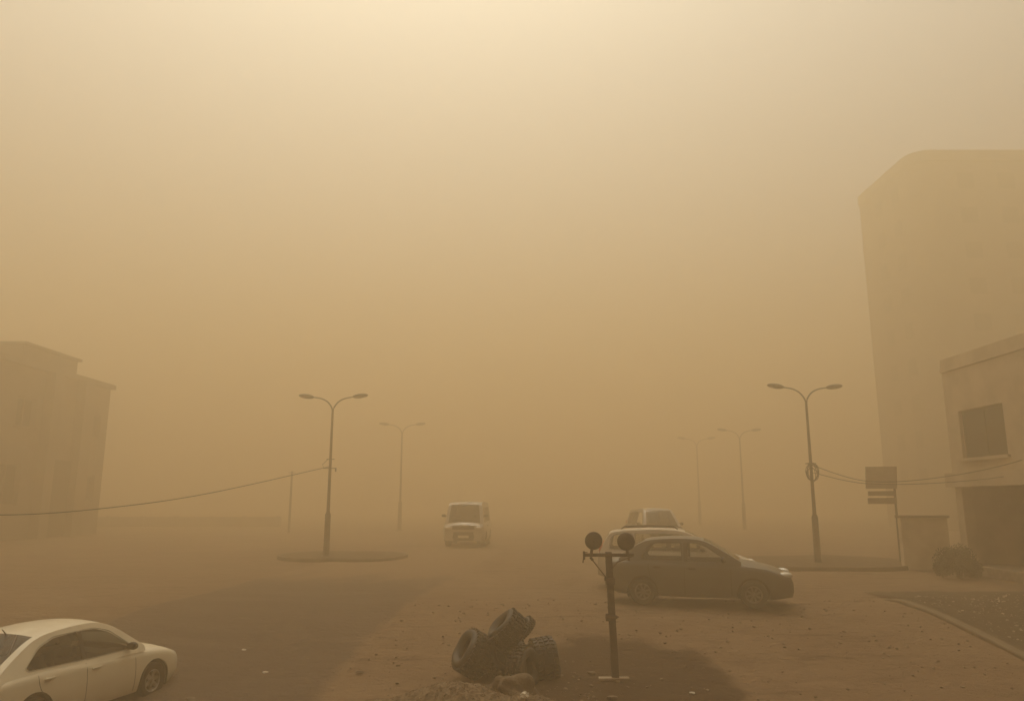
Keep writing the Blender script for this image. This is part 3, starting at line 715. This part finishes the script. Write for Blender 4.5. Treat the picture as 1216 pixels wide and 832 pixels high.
b = MB(); b.box((0, 0, 3.36), (.34, .12, .03), bev=.005); b.box((0, 0, 3.36), (.15, .16, .06), bev=.01); b.tube([(.15, 0, 3.36), (.18, 0, 3.3), (.16, 0, 3.2)], .014, 6); b.build('cable_bracket', M['pole'], lobj[1])
b = MB(); b.box((-.02, 0, 3.28), (.5, .05, .03), bev=.005); b.box((0, 0, 3.62), (.3, .05, .03), bev=.005); b.box((.22, 0, 3.22), (.05, .05, .14), bev=.01); b.tube([(-.24, 0, 3.28), (-.3, 0, 3.42), (-.1, 0, 3.62)], .01, 6); b.build('cable_bracket', M['pole'], lobj[0])

# overhead cables
def cable(pts, r, label, name='overhead_cable'):
    b = MB(); b.tube(catmull(pts, 14), r, 6); o = b.build(name, M['cable']); tag(o, label, 'cable'); return o
a0 = lobj[0].location+Vector((0, 0, 3.35))
pl = Vector((-15.5, 11.5, 0)); pl.z = gz(pl.x, pl.y)
cable([a0, at(250, 585, 22.5), at(125, 603, 19), at(0, 611, 16.2), at(-130, 600, 13.6), (pl.x, pl.y, pl.z+3.6)], .012, 'sagging black cable running left from the left lamp post')
b = MB(); b.tube([(0, 0, -.2), (0, 0, 4.2)], [.09, .06], 12); b.box((0, 0, 3.6), (.5, .06, .06), bev=.01)
o = b.build('utility_pole', M['pole']); o.location = pl; tag(o, 'short utility pole holding the far end of the sagging cable', 'pole')
a1 = lobj[1].location+Vector((.05, 0, 3.3))
cable([a1, at(1030, 571, 25.2), at(1120, 566, 24), at(1222, 543, 22), at(1300, 500, 20)], .011, 'upper cable from the right lamp post past the dark window')
cable([a1-Vector((0, 0, .25)), at(1030, 574, 25.2), at(1130, 572, 24), at(1222, 559, 22), at(1300, 520, 20)], .011, 'lower cable from the right lamp post past the dark window')

# ------------------------------------------------------------------ leaning sign
p0, p1 = G(1070, 672), None
Y = p0.y
tp = at(1060, 556, Y)
root = empty('street_sign', p0); tag(root, 'leaning street sign of one big and two narrow panels on a thin pole', 'sign')
rel = lambda px, py: at(px, py, Y-.03)-p0
b = MB(); b.tube([(0, 0, -.1), tp-p0], [.042, .034], 10); b.build('pole', M['pole'], root)
def panel(x0, y0, x1, y1, m):
    b = MB(); q = [rel(x0, y0), rel(x1, y0-.5), rel(x1+.6, y1), rel(x0+.6, y1)]; V = [v+Vector((0, dy, 0)) for dy in (-.05, -.02) for v in q]
    b.add(V, [(0, 1, 2, 3), (7, 6, 5, 4), (0, 4, 5, 1), (1, 5, 6, 2), (2, 6, 7, 3), (3, 7, 4, 0)]); return b.build('panel', M[m], root, smooth=False)
panel(1027, 554, 1064, 580, 'sign'); panel(1030, 583, 1063, 588.5, 'signpale'); panel(1030, 591, 1064, 598, 'signpale')

# ------------------------------------------------------------------ metal post with two round discs
pb = G(731, 806); root = empty('metal_post', pb); tag(root, 'dark metal post with a crossbar carrying two round discs', 'post')
Y = pb.y; rel = lambda px, py, dy=0: at(px, py, Y+dy)-pb
b = MB(); top_ = rel(722.5, 655); bt = Vector((0, 0, -.1)); ax = (top_-bt)
V = []; 
for (t, w_) in ((0, .058), (1, .052)):
    c = bt+ax*t
    for (sx, sy_) in ((-1, -1), (1, -1), (1, 1), (-1, 1)): V.append(c+Vector((sx*w_, sy_*w_, 0)))
b.add(V, [(0, 1, 5, 4), (1, 2, 6, 5), (2, 3, 7, 6), (3, 0, 4, 7), (4, 5, 6, 7), (0, 3, 2, 1)]); b.build('post', M['darkpole'], root, smooth=False)
b = MB()
q0, q1 = rel(694, 659, -.06), rel(752, 658, -.06); b.box((q0+q1)/2, ((q1-q0).length, .05, .055), bev=.006); b.build('crossbar', M['darkpole'], root)
b = MB(); c = rel(693.5, 659, -.08); b.box(c, (.035, .05, .14), bev=.006); b.tube([c, c+Vector((-.02, 0, -.12))], .012, 6); b.tube([c+Vector((-.02, 0, .05)), c+Vector((.06, 0, .05))], .008, 6)
b.build('clamp', M['darkpole'], root)
b = MB(); c = rel(746.5, 663, -.08); b.box(c, (.03, .04, .07), bev=.006); c = rel(750.5, 658, -.08); b.box(c, (.06, .07, .04), bev=.006); b.build('clamp', M['darkpole'], root)
for (cx, cy, nx_, tlt, yaw) in ((705.2, 642, 702, 12, 4), (743.2, 643, 745.5, -10, -14)):
    c = rel(cx, cy, -.10); T = Matrix.Translation(c) @ Matrix.Rotation(R(yaw), 4, 'Z') @ Matrix.Rotation(R(6), 4, 'X')
    b = MB(); b.lathe([(.001, -.022), (.05, -.024), (.105, -.010), (.132, .006), (.146, .016), (.150, .022), (.148, .032), (.10, .050), (.04, .062), (.001, .064)], 36, T); dsc = b.build('disc', M['disc'], root)
    b = MB(); b.lathe([(.001, -.034), (.018, -.032), (.022, -.024)], 14, T); b.build('hub', M['darkpole'], dsc)
    b = MB(); nk = rel(nx_, 657, -.08); b.tube([c+Vector((0, .03, -.02)), c+(nk-c)*.72+Vector((0, .02, 0)), nk+Vector((0, 0, -.03))], [.02, .026, .026], 8); b.build('bracket', M['darkpole'], root)
b = MB(); b.tube([rel(701, 661, -.08), rel(704, 665, -.08)], .022, 8); b.tube([rel(703, 664, -.08), rel(722, 688, -.08)], .010, 6); b.build('brace', M['darkpole'], root)
b = MB(); b.tube([rel(751, 660, -.08), rel(733, 667, -.08), rel(726, 676, -.07)], .009, 6); b.build('brace', M['darkpole'], root)
b = MB(); b.box(rel(724.5, 690, -.04), (.15, .12, .11), bev=.012); b.box(rel(719.5, 687, -.05), (.05, .05, .06), bev=.008); b.build('clamp', M['darkpole'], root)
b = MB(); b.box(rel(726, 732, -.04), (.19, .12, .055), bev=.008); b.box(rel(721.5, 732.5, -.05), (.06, .06, .12), bev=.01); b.box(rel(733, 732, -.05), (.05, .03, .02), bev=.004); b.build('clamp', M['darkpole'], root)
b = MB(); b.box((-.03, -.02, .008), (.50, .16, .045), bev=.012); b.build('footing', M['concrete'], root)

# ------------------------------------------------------------------ pile of tyres
def tyre_thing(rad, wd, label, seed=0):
    random.seed(seed); root = empty('old_tyre', (0, 0, 0)); tag(root, label, 'tyre', 'old tyres heaped beside the metal post')
    h = wd/2; ri = rad*.50
    pr = [(ri, -h*.62), (ri+.02, -h*.80), (ri+(rad-ri)*.35, -h*.99), (ri+(rad-ri)*.65, -h*1.0), (rad*.93, -h*.90), (rad*.975, -h*.70), (rad*.985, -h*.3), (rad*.99, 0), (rad*.985, h*.3), (rad*.975, h*.7), (rad*.93, h*.9), (ri+(rad-ri)*.65, h*1.0), (ri+(rad-ri)*.35, h*.99), (ri+.02, h*.80), (ri, h*.62), (ri+.015, h*.5), (rad*.9, h*.5), (rad*.9, -h*.5), (ri+.015, -h*.5)]
    b = MB(); b.lathe(pr, 64, closed=True); sag = b
    def dent(v):
        a = math.atan2(v[2], v[0]); k = 1+.025*math.sin(2*a+seed)+.012*math.sin(5*a+seed*2); return (v[0]*k, v[1]*(1+.04*math.sin(3*a+seed)), v[2]*k)
    b.v = [dent(v) for v in b.v]; c = b.build('casing', M['rubber'], root, ang=50)
    b = MB(); n = 30
    for k in range(n):
        a = 2*math.pi*k/n
        for (y0, sk) in ((-h*.62, .5), (-h*.2, -.4), (h*.2, .4), (h*.62, -.5)):
            T = Matrix.Rotation(-a-sk*.04, 4, 'Y') @ Matrix.Translation((rad*.99, y0, 0)) @ Matrix.Rotation(sk*.6, 4, 'X')
            b.box((0, 0, 0), (.03, h*.34, rad*2*math.pi/n*.66), M=None) if False else None
            V = [T @ Vector((x, y, z)) for x in (-.012, .030) for y in (-h*.14, h*.17) for z in (-rad*math.pi/n*.60, rad*math.pi/n*.60)]
            b.add([dent(v) for v in V], [(0, 1, 3, 2), (4, 6, 7, 5), (0, 4, 5, 1), (2, 3, 7, 6), (0, 2, 6, 4), (1, 5, 7, 3)])
    b.build('tread', M['rubber'], root, smooth=False)
    b = MB(); b.lathe([(.001, .02), (rad*.2, .03), (rad*.3, -.01), (ri*.9, .0), (ri+.02, h*.55), (ri+.02, -h*.55), (ri*.9, -.05), (.001, -.05)], 32); b.build('rim', M['rubber'], root)
    return root
def place_tyre(o, px, py, Y, axis, spin=0):
    p = at(px, py, Y); o.location = p; a = Vector(axis).normalized(); q = Vector((0, 1, 0)).rotation_difference(a); o.rotation_mode = 'QUATERNION'; o.rotation_quaternion = q
ty = G(600, 812).y
place_tyre(tyre_thing(.335, .50, 'old tyre lying at the left end of the heap', 1), 563, 776, ty+.25, (-.62, -.30, .42))
place_tyre(tyre_thing(.31, .34, 'old tyre in the middle of the heap, under the tilted top ones', 2), 594, 782, ty+.30, (.55, -.60, .52))
place_tyre(tyre_thing(.335, .32, 'old tyre standing nearest the camera with its tread turned forward', 3), 621, 793, ty-.02, (.86, -.48, .08))
place_tyre(tyre_thing(.34, .44, 'old tyre standing at the right end of the heap', 4), 645, 783, ty+.40, (.92, .22, .12))
place_tyre(tyre_thing(.31, .42, 'old tyre tilted on top of the heap', 5), 603, 748, ty+.22, (-.66, -.16, .62))
place_tyre(tyre_thing(.20, .15, 'smaller old tyre leaning behind the topmost one', 6), 622, 746, ty+.50, (-.62, -.2, .60))
place_tyre(tyre_thing(.30, .30, 'old tyre at the back of the heap, mostly hidden', 7), 600, 768, ty+.80, (.1, -.5, .8))

# ------------------------------------------------------------------ rocks, gravel heap, litter, pebbles
def rock_bm(b, c, d, seed, sub=3, rough=.25, M_=None):
    bm = bmesh.new(); bmesh.ops.create_icosphere(bm, subdivisions=sub, radius=1)
    for v in bm.verts:
        n = noise.noise(v.co*1.1+Vector((seed, 0, 0)))*rough*1.6+noise.noise(v.co*3+Vector((0, seed, 0)))*rough*.5
        v.co *= 1+n
        for k in range(3):
            pn = Vector((math.sin(seed*3+k*2.1), math.cos(seed*2+k*1.7), math.sin(k*2.9+seed))).normalized(); dd_ = v.co.dot(pn)-.62
            if dd_ > 0: v.co -= pn*dd_*.9
    T = Matrix.Translation(c)
    if M_: T = T @ M_
    T = T @ Matrix.Diagonal((*d, 1)); bm.verts.index_update(); b.add([v.co.copy() for v in bm.verts], [[v.index for v in f.verts] for f in bm.faces], T); bm.free()
rp = at(608, 824, 12.05)
b = MB(); rock_bm(b, (0, 0, 0), (.42, .28, .29), 5.3, sub=5, rough=.34, M_=Matrix.Rotation(R(20), 4, 'Y')); o = b.build('rock', M['rock'], ang=20); o.location = (rp.x, rp.y, rp.z-.02); tag(o, 'large sandy rock resting on the gravel heap before the tyres', 'rock')
hc = Vector((-.85, 12.0))
def heapz(x, y):
    e1 = heap(x, y, hc.x, hc.y, 1.25, .60, .44); e2 = heap(x, y, .15, 11.75, .95, .6, .34)
    return max(e1, e2)+min(e1, e2)*.3
V = []; F = []; nx, ny = 150, 90
for j in range(ny+1):
    for i in range(nx+1):
        x = -3.1+5.0*i/nx; y = 10.5+2.6*j/ny; ed = min(1, 6*min(i/nx, 1-i/nx, j/ny, 1-j/ny))
        h = heapz(x, y); z = -.03+h+ (.035*noise.noise(Vector((x*9, y*9, 0)))+.03*noise.noise(Vector((x*22, y*22, 0))))*min(1, h*7)
        V.append((x, y, gz(x, y)+z-.04*(1-ed)))
for j in range(ny):
    for i in range(nx): F.append((j*(nx+1)+i, j*(nx+1)+i+1, (j+1)*(nx+1)+i+1, (j+1)*(nx+1)+i))
b = MB(); b.add(V, F)
random.seed(8)
for k in range(2600):
    x = random.uniform(-2.6, 1.4); y = random.uniform(10.9, 12.7); h = heapz(x, y)
    if h < .03 or random.random() > h*5: continue
    s = random.uniform(.006, .018); rock_bm(b, (x, y, gz(x, y)+h-.015), (s, s*.9, s*.7), k*.37, sub=1)
o = b.build('gravel_heap', M['gravel'], smooth=False); tag(o, 'heap of loose sandy gravel at the foot of the tyres', 'gravel', kind='stuff')
lp = at(623, 825, 11.62)
b = MB(); random.seed(3)
bm = bmesh.new(); bmesh.ops.create_icosphere(bm, subdivisions=3, radius=1)
for v in bm.verts: v.co *= 1+.5*noise.noise(v.co*2.1+Vector((4, 0, 0)))+.2*noise.noise(v.co*6)
bm.verts.index_update(); b.add([v.co.copy() for v in bm.verts], [[v.index for v in f.verts] for f in bm.faces], Matrix.Diagonal((.055, .04, .045, 1))); bm.free()
o = b.build('crumpled_paper', M['litter'], ang=20); o.location = lp; tag(o, 'white crumpled paper scrap at the foot of the rock', 'litter')

def scatter(name, label, n, reg, smin, smax, m, seed, flat=.6, zf=None, cat='pebbles'):
    random.seed(seed); b = MB(); k = 0
    while k < n:
        px, py = reg(); p = G(px, py) if zf is None else Vector((px, py, 0))
        z = (gz(p.x, p.y) if zf is None else zf(p.x, p.y)); s = smin+(smax-smin)*random.random()**3
        rock_bm(b, (p.x, p.y, z+s*flat*.3), (s*random.uniform(.8, 1.6), s, s*flat), seed+k*.71, sub=1, M_=Matrix.Rotation(random.random()*6, 4, 'Z')); k += 1
    o = b.build(name, m, smooth=False); tag(o, label, cat, kind='stuff')
scatter('pebbles', 'small pale stones strewn over the dirt', 700, lambda: (random.uniform(-3, 10), random.uniform(10.5, 19)), .010, .04, M['pebble'], 11, zf=gz)
scatter('dirt_clods', 'small dark clods strewn over the dirt', 700, lambda: (random.uniform(-4.5, 9), 10.5+9*random.random()**1.3), .006, .030, M['darkpebble'], 12, zf=gz, cat='clods')
scatter('tyre_rubble', 'patch of pale chips beside the tyres', 90, lambda: (random.gauss(1.0, .35), random.gauss(12.75, .35)), .01, .035, M['pebble'], 15, zf=gz, cat='chips')
def vg(x, y):
    q = Vector((x, y, 0))-Vector((K1.x, K1.y, 0)); return verge_z(x, y, q.dot(kd), q.dot(nrm))
def vreg():
    t = -9+14*random.random(); s_ = .35+5.5*random.random(); x, y = kerb_pt(t); return x+nrm.x*s_, y+nrm.y*s_
scatter('verge_stones', 'loose stones and rubble scattered over the dark verge', 2600, vreg, .010, .036, M['chip'], 13, zf=vg, cat='stones')
# single stones and scraps one can point at
random.seed(5)
for (px, py, s, m, nm, lab, cat) in ((702, 799, .05, 'pebble', 'stone', 'flat pale stone left of the foot of the metal post', 'stone'), (727, 829, .06, 'pebble', 'stone', 'round pale stone in the dark soil before the post', 'stone'),
                       (427, 799, .055, 'darkpebble', 'stone', 'reddish brown lump alone on the dirt left of the tyres', 'stone'), (822, 823, .04, 'litter', 'paper_scrap', 'pale scrap on the dark soil right of the post', 'litter'),
                       (315, 799, .05, 'litter', 'paper_scrap', 'flat pale scrap on the asphalt beyond the white car', 'litter'), (226, 830, .06, 'pebble', 'stone', 'pale stone on the asphalt in front of the cream sedan', 'stone'),
                       (290, 772, .04, 'litter', 'paper_scrap', 'tiny pale scrap far out on the asphalt', 'litter')):
    p = G(px, py); b = MB(); rock_bm(b, (0, 0, 0), (s*1.5, s, s*.45), px*.13, sub=2); o = b.build(nm, M[m], smooth=False); o.location = (p.x, p.y, p.z+s*.2); tag(o, lab, cat)

# ------------------------------------------------------------------ buildings
def wall_box(b, x0, x1, y0, y1, z0, z1): b.box(((x0+x1)/2, (y0+y1)/2, (z0+z1)/2), (x1-x0, y1-y0, z1-z0))
def window(parent, xw, y0, y1, z0, z1, face, fm='frame', bars=1):          # window in a wall that faces along x
    f = MB(); t = .07
    for (a, c, d_, e2) in ((y0, y1, z1-t, z1), (y0, y1, z0, z0+t)): wall_box(f, min(xw, xw+face*.06), max(xw, xw+face*.06), a, c, d_, e2)
    for (a, c) in ((y0, y0+t), (y1-t, y1)): wall_box(f, min(xw, xw+face*.055), max(xw, xw+face*.055), a, c, z0+t, z1-t)
    for k in range(bars):
        yc = y0+(y1-y0)*(k+1)/(bars+1); wall_box(f, min(xw, xw+face*.05), max(xw, xw+face*.05), yc-.025, yc+.025, z0+t, z1-t)
    fo = f.build('window', M[fm], parent, smooth=False)
    p = MB(); wall_box(p, min(xw-face*.02, xw+face*.02), max(xw-face*.02, xw+face*.02), y0+.02, y1-.02, z0+.02, z1-.02); p.build('pane', M['pane'], fo, smooth=False)
    s = MB(); wall_box(s, min(xw, xw+face*.16), max(xw, xw+face*.16), y0-.1, y1+.1, z0-.09, z0-.004); s.build('sill', M['concrete'], fo, smooth=False)
def holed_wall(b, xw, thick, y0, y1, z0, z1, holes):                        # wall facing x with real openings
    ysx = sorted({y0, y1, *[h[0] for h in holes], *[h[1] for h in holes]}); zs = sorted({z0, z1, *[h[2] for h in holes], *[h[3] for h in holes]})
    for i in range(len(ysx)-1):
        for j in range(len(zs)-1):
            cy, cz = (ysx[i]+ysx[i+1])/2, (zs[j]+zs[j+1])/2
            if any(h[0] < cy < h[1] and h[2] < cz < h[3] for h in holes): continue
            b.box((xw+thick/2, cy, cz), (abs(thick), ysx[i+1]-ysx[i], zs[j+1]-zs[j]))

# right house: facade along the street at x = 14.6
root = empty('house', (14.6, 20, 0)); tag(root, 'pale two-storey house on the right with a square dark window above a porch', 'house')
def rb(name, fn, m, par=None):
    b = MB(); fn(b); b.v = [(x-14.6, y-20, z) for (x, y, z) in b.v]; return b.build(name, M[m], par or root, smooth=False)
zg = .9; WY0, WY1 = 22.75, 25.05
fl = [(WY0, WY1, 4.45, 5.98), (17.0, 19.2, 4.45, 5.98), (12, 14, 4.45, 5.98)]
rb('upper_wall', lambda b: (holed_wall(b, 14.6, .3, 9, 25.75, 4.02, 7.35, fl), wall_box(b, 14.9, 24, 25.45, 25.75, .5, 7.35), wall_box(b, 14.9, 24, 9, 9.3, .5, 7.35), wall_box(b, 24, 24.3, 9, 25.75, .5, 7.35)), 'wallR')
rb('porch_beam', lambda b: wall_box(b, 14.35, 14.95, 9, 25.8, 3.55, 4.0), 'wallR')
rb('roof', lambda b: (wall_box(b, 14.56, 24.4, 8.9, 25.79, 7.36, 7.5), wall_box(b, 14.59, 14.8, 8.9, 25.77, 7.502, 7.8)), 'wallR')
for y in (25.35, 20.3, 15.2, 10.2):
    rb('column', lambda b: (wall_box(b, 14.5, 14.86, y-.18, y+.18, .5, 3.54), wall_box(b, 14.44, 14.92, y-.24, y+.24, .5, 1.25)), 'wallR')
rb('porch_wall', lambda b: wall_box(b, 17.2, 17.45, 9.3, 25.45, .5, 4.0), 'frame')
rb('porch_ceiling', lambda b: wall_box(b, 14.96, 17.2, 9.3, 25.44, 3.6, 3.75), 'wallR')
rb('porch_floor', lambda b: wall_box(b, 14.4, 17.19, 9.3, 25.44, .5, zg+.22), 'concrete')
for (y0, y1) in ((22.4, 24.0), (17.5, 18.6)):
    d_ = rb('door', lambda b: wall_box(b, 17.12, 17.19, y0, y1, zg+.23, zg+2.4), 'dark'); rb('handle', lambda b: wall_box(b, 17.06, 17.11, y0+.1, y0+.16, zg+1.2, zg+1.3), 'chrome', d_)
for h in fl:
    f = MB(); 
    rb('window_reveal', lambda b: None, 'dark') if False else None
    p0_ = MB(); x = 14.72; t = .07
    wall_box(p0_, x, x+.06, h[0], h[1], h[3]-t, h[3]); wall_box(p0_, x, x+.06, h[0], h[1], h[2], h[2]+t); wall_box(p0_, x, x+.055, h[0], h[0]+t, h[2]+t, h[3]-t); wall_box(p0_, x, x+.055, h[1]-t, h[1], h[2]+t, h[3]-t)
    yc = (h[0]+h[1])/2; wall_box(p0_, x, x+.05, yc-.03, yc+.03, h[2]+t, h[3]-t)
    p0_.v = [(a-14.6, b_-20, c) for (a, b_, c) in p0_.v]; wo = p0_.build('window', M['plastic'], root, smooth=False)
    rb('pane', lambda b: wall_box(b, x+.02, x+.035, h[0]+.03, h[1]-.03, h[2]+.03, h[3]-.03), 'pane', wo)
    rb('sill', lambda b: wall_box(b, 14.50, 14.80, h[0]-.1, h[1]+.1, h[2]-.09, h[2]-.002), 'wallR', wo)
    rb('room_back', lambda b: wall_box(b, 15.8, 15.9, h[0]-.5, h[1]+.5, 4.0, 7.2), 'dark', wo)

# low garden wall beside the house
b = MB(); wall_box(b, 12.9, 14.45, 26.1, 26.32, .6, 2.55); o = b.build('garden_wall', M['whitewall'], smooth=False)
b = MB(); wall_box(b, 12.85, 14.5, 26.04, 26.38, 2.56, 2.64); c_ = b.build('coping', M['concrete'], o, smooth=False); tag(o, 'pale low garden wall between the leaning sign and the house', 'wall')

# right tower behind the house
TX, TY, TH, TD = 32.7, 58.5, 31.3, 10.3
root = empty('tower_block', (TX, TY, 0)); tag(root, 'tall dark tower block with a rounded corner rising on the right', 'building')
def tower_outline(inset=0):
    pts = []; r = 1.6
    for k in range(9): a = R(180+90*k/8); pts.append((inset+r+r*math.cos(a), inset+r+r*math.sin(a)))
    pts += [(40, inset), (40, TD), (inset+.5, TD), (inset, TD-.5)]; return pts
def prism(b, pts, z0, z1):
    n = len(pts); V = [(x, y, z) for z in (z0, z1) for (x, y) in pts]
    b.add(V, [tuple(range(n)), tuple(range(n, 2*n))[::-1]]+[(k, (k+1) % n, n+(k+1) % n, n+k) for k in range(n)])
b = MB(); prism(b, tower_outline(), .5, TH-.9); b.build('wall', M['tower'], root, smooth=False)
b = MB(); prism(b, tower_outline(-.12), TH-.896, TH); b.build('parapet', M['tower'], root, smooth=False)
for fl_ in range(9):
    z = 4.3+fl_*2.95
    for k in range(8):
        x = 3.4+k*3.3; f = MB(); f.box((x+.7, -.02, z+.75), (1.5, .06, 1.5)); fo = f.build('window', M['tower'], root, smooth=False)
        f = MB(); f.box((x+.7, -.04, z+.75), (1.34, .06, 1.34)); f.build('pane', M['pane'], fo, smooth=False)
    for y in (3.2, 6.2):
        f = MB(); f.box((-.02, y, z+.75), (.06, 1.3, 1.5)); fo = f.build('window', M['tower'], root, smooth=False)
        f = MB(); f.box((-.04, y, z+.75), (.06, 1.14, 1.34)); f.build('pane', M['pane'], fo, smooth=False)

# left house: facade along the street at x = -19
root = empty('apartment_house', (-28.4, 44.9, 0)); root.scale = (1.495, 1.495, 1.317); tag(root, 'flat-roofed apartment house on the left with a raised stair block', 'building')
def lb(name, fn, m, par=None):
    b = MB(); fn(b); b.v = [(x+19, y-30, z) for (x, y, z) in b.v]; return b.build(name, M[m], par or root, smooth=False)
LW = [(27.2, 28.0, 5.6, 6.9), (29.3, 30.5, 5.6, 6.9), (28.6, 30.0, 2.2, 4.0), (34.6, 35.4, 5.6, 6.8), (34.6, 35.4, 2.4, 3.7), (24, 25.5, 5.6, 6.9), (24, 25.5, 2.3, 3.8)]
lb('wall', lambda b: (holed_wall(b, -19, -.3, 20, 36, .5, 8.25, LW), wall_box(b, -29, -19.3, 35.7, 36, .5, 8.25), wall_box(b, -29, -19.3, 20, 20.3, .5, 8.25), wall_box(b, -29.3, -29, 20, 36, .5, 8.25)), 'wallL')
lb('roof', lambda b: (wall_box(b, -29.3, -18.8, 19.9, 36.1, 8.26, 8.5)), 'wallL')
lb('stair_block', lambda b: (wall_box(b, -24, -19.1, 29.4, 33.2, 8.51, 9.2), wall_box(b, -24.1, -18.95, 29.3, 33.3, 9.21, 9.33)), 'wallL')
lb('pilaster', lambda b: wall_box(b, -18.99, -18.6, 33.2, 34.0, .5, 8.24), 'wallL')
lb('pilaster', lambda b: wall_box(b, -18.99, -18.6, 30.9, 31.5, .5, 8.24), 'wallL')
lb('stair_recess_shade', lambda b: wall_box(b, -18.99, -18.9, 31.51, 33.19, .6, 4.3), 'dark')  # dark panel on the closed wall, standing in for shade inside a recess
for (y0, y1, z0, z1) in LW:
    wo = lb('window', lambda b: (wall_box(b, -19.2, -19.12, y0, y1, z1-.07, z1), wall_box(b, -19.2, -19.12, y0, y1, z0, z0+.07), wall_box(b, -19.19, -19.13, (y0+y1)/2-.03, (y0+y1)/2+.03, z0+.07, z1-.07)), 'frame')
    lb('pane', lambda b: wall_box(b, -19.24, -19.21, y0, y1, z0, z1), 'pane', wo)
    lb('sill', lambda b: wall_box(b, -19.1, -18.85, y0-.1, y1+.1, z0-.09, z0-.004), 'wallL', wo)
# boundary wall on the left, far pole
b = MB(); wall_box(b, -46, -20.6, 70, 70.25, .7, 1.8); o = b.build('boundary_wall', M['wallL'], smooth=False); tag(o, 'low grey boundary wall running right from the apartment house', 'wall')
b = MB(); 
for k in range(9): wall_box(b, -45.2+k*3.02, -44.85+k*3.02, 69.9, 70.35, .7, 1.86)
b.build('pier', M['wallL'], o, smooth=False)
b = MB(); pf = at(343, 630, 56); b.tube([(0, 0, -.1), (0, 0, 4.3)], [.09, .07], 10); b.box((0, 0, 4.2), (.5, .05, .05)); o = b.build('utility_pole', M['pole']); o.location = (pf.x, 56, gz(pf.x, 56)); tag(o, 'faint short pole at the end of the boundary wall', 'pole')

# dusty shrub before the house
sp = G(1140, 686); root = empty('shrub', sp); tag(root, 'dark dusty shrub beside the house porch', 'shrub'); random.seed(21)
b = MB()
for k in range(5200):
    a = random.random()*2*math.pi; u = random.random()**.45; hgt = random.random(); lump = random.choice(((-.38, 0, .62, .5), (.25, .1, .5, .55), (.0, -.1, .75, .5), (.5, 0, .32, .36), (-.6, 0, .35, .32)))
    d3 = Vector((random.gauss(0, 1), random.gauss(0, 1), random.gauss(0, 1))).normalized()*u*lump[3]; c = (Vector((lump[0], lump[1], lump[2]))+d3)*.82
    if c.z < .02: continue
    s = random.uniform(.018, .035); n_ = Vector((random.gauss(0, 1), random.gauss(0, 1), random.gauss(0, 1))).normalized(); t_ = n_.orthogonal().normalized(); q_ = n_.cross(t_)
    b.add([c-t_*s*1.6, c+q_*s*.7, c+t_*s*1.6, c-q_*s*.7], [(0, 1, 2, 3)])
b.build('foliage', M['leaf'], root, smooth=False)
for k in range(7):
    b = MB(); a = k*.9; e3 = Vector((math.cos(a)*.4, math.sin(a)*.25, .75)); b.tube([(0, 0, -.05), e3*.5+Vector((0, 0, .05)), e3], [.025, .016, .006], 6); b.build('stem', M['bark'], root)

# ------------------------------------------------------------------ dust haze
hm = bpy.data.materials.new('haze'); hm.use_nodes = True; t = hm.node_tree; t.nodes.clear()
o_ = t.nodes.new('ShaderNodeOutputMaterial'); v = t.nodes.new('ShaderNodeVolumePrincipled'); t.links.new(v.outputs[0], o_.inputs['Volume'])
v.inputs['Color'].default_value = (*HAZE_COLOR, 1); v.inputs['Density'].default_value = HAZE_DENSITY; v.inputs['Anisotropy'].default_value = HAZE_G
v.inputs['Density Attribute'].default_value = ''; v.inputs['Absorption Color'].default_value = (0, 0, 0, 1)
hm.cycles.homogeneous_volume = True
b = MB(); b.box((0, 0, (HAZE_TOP-1.1)/2), (400, 400, HAZE_TOP+1.1)); o = b.build('haze', hm, smooth=False); tag(o, 'brown dust haze filling the whole air', 'haze', kind='stuff')
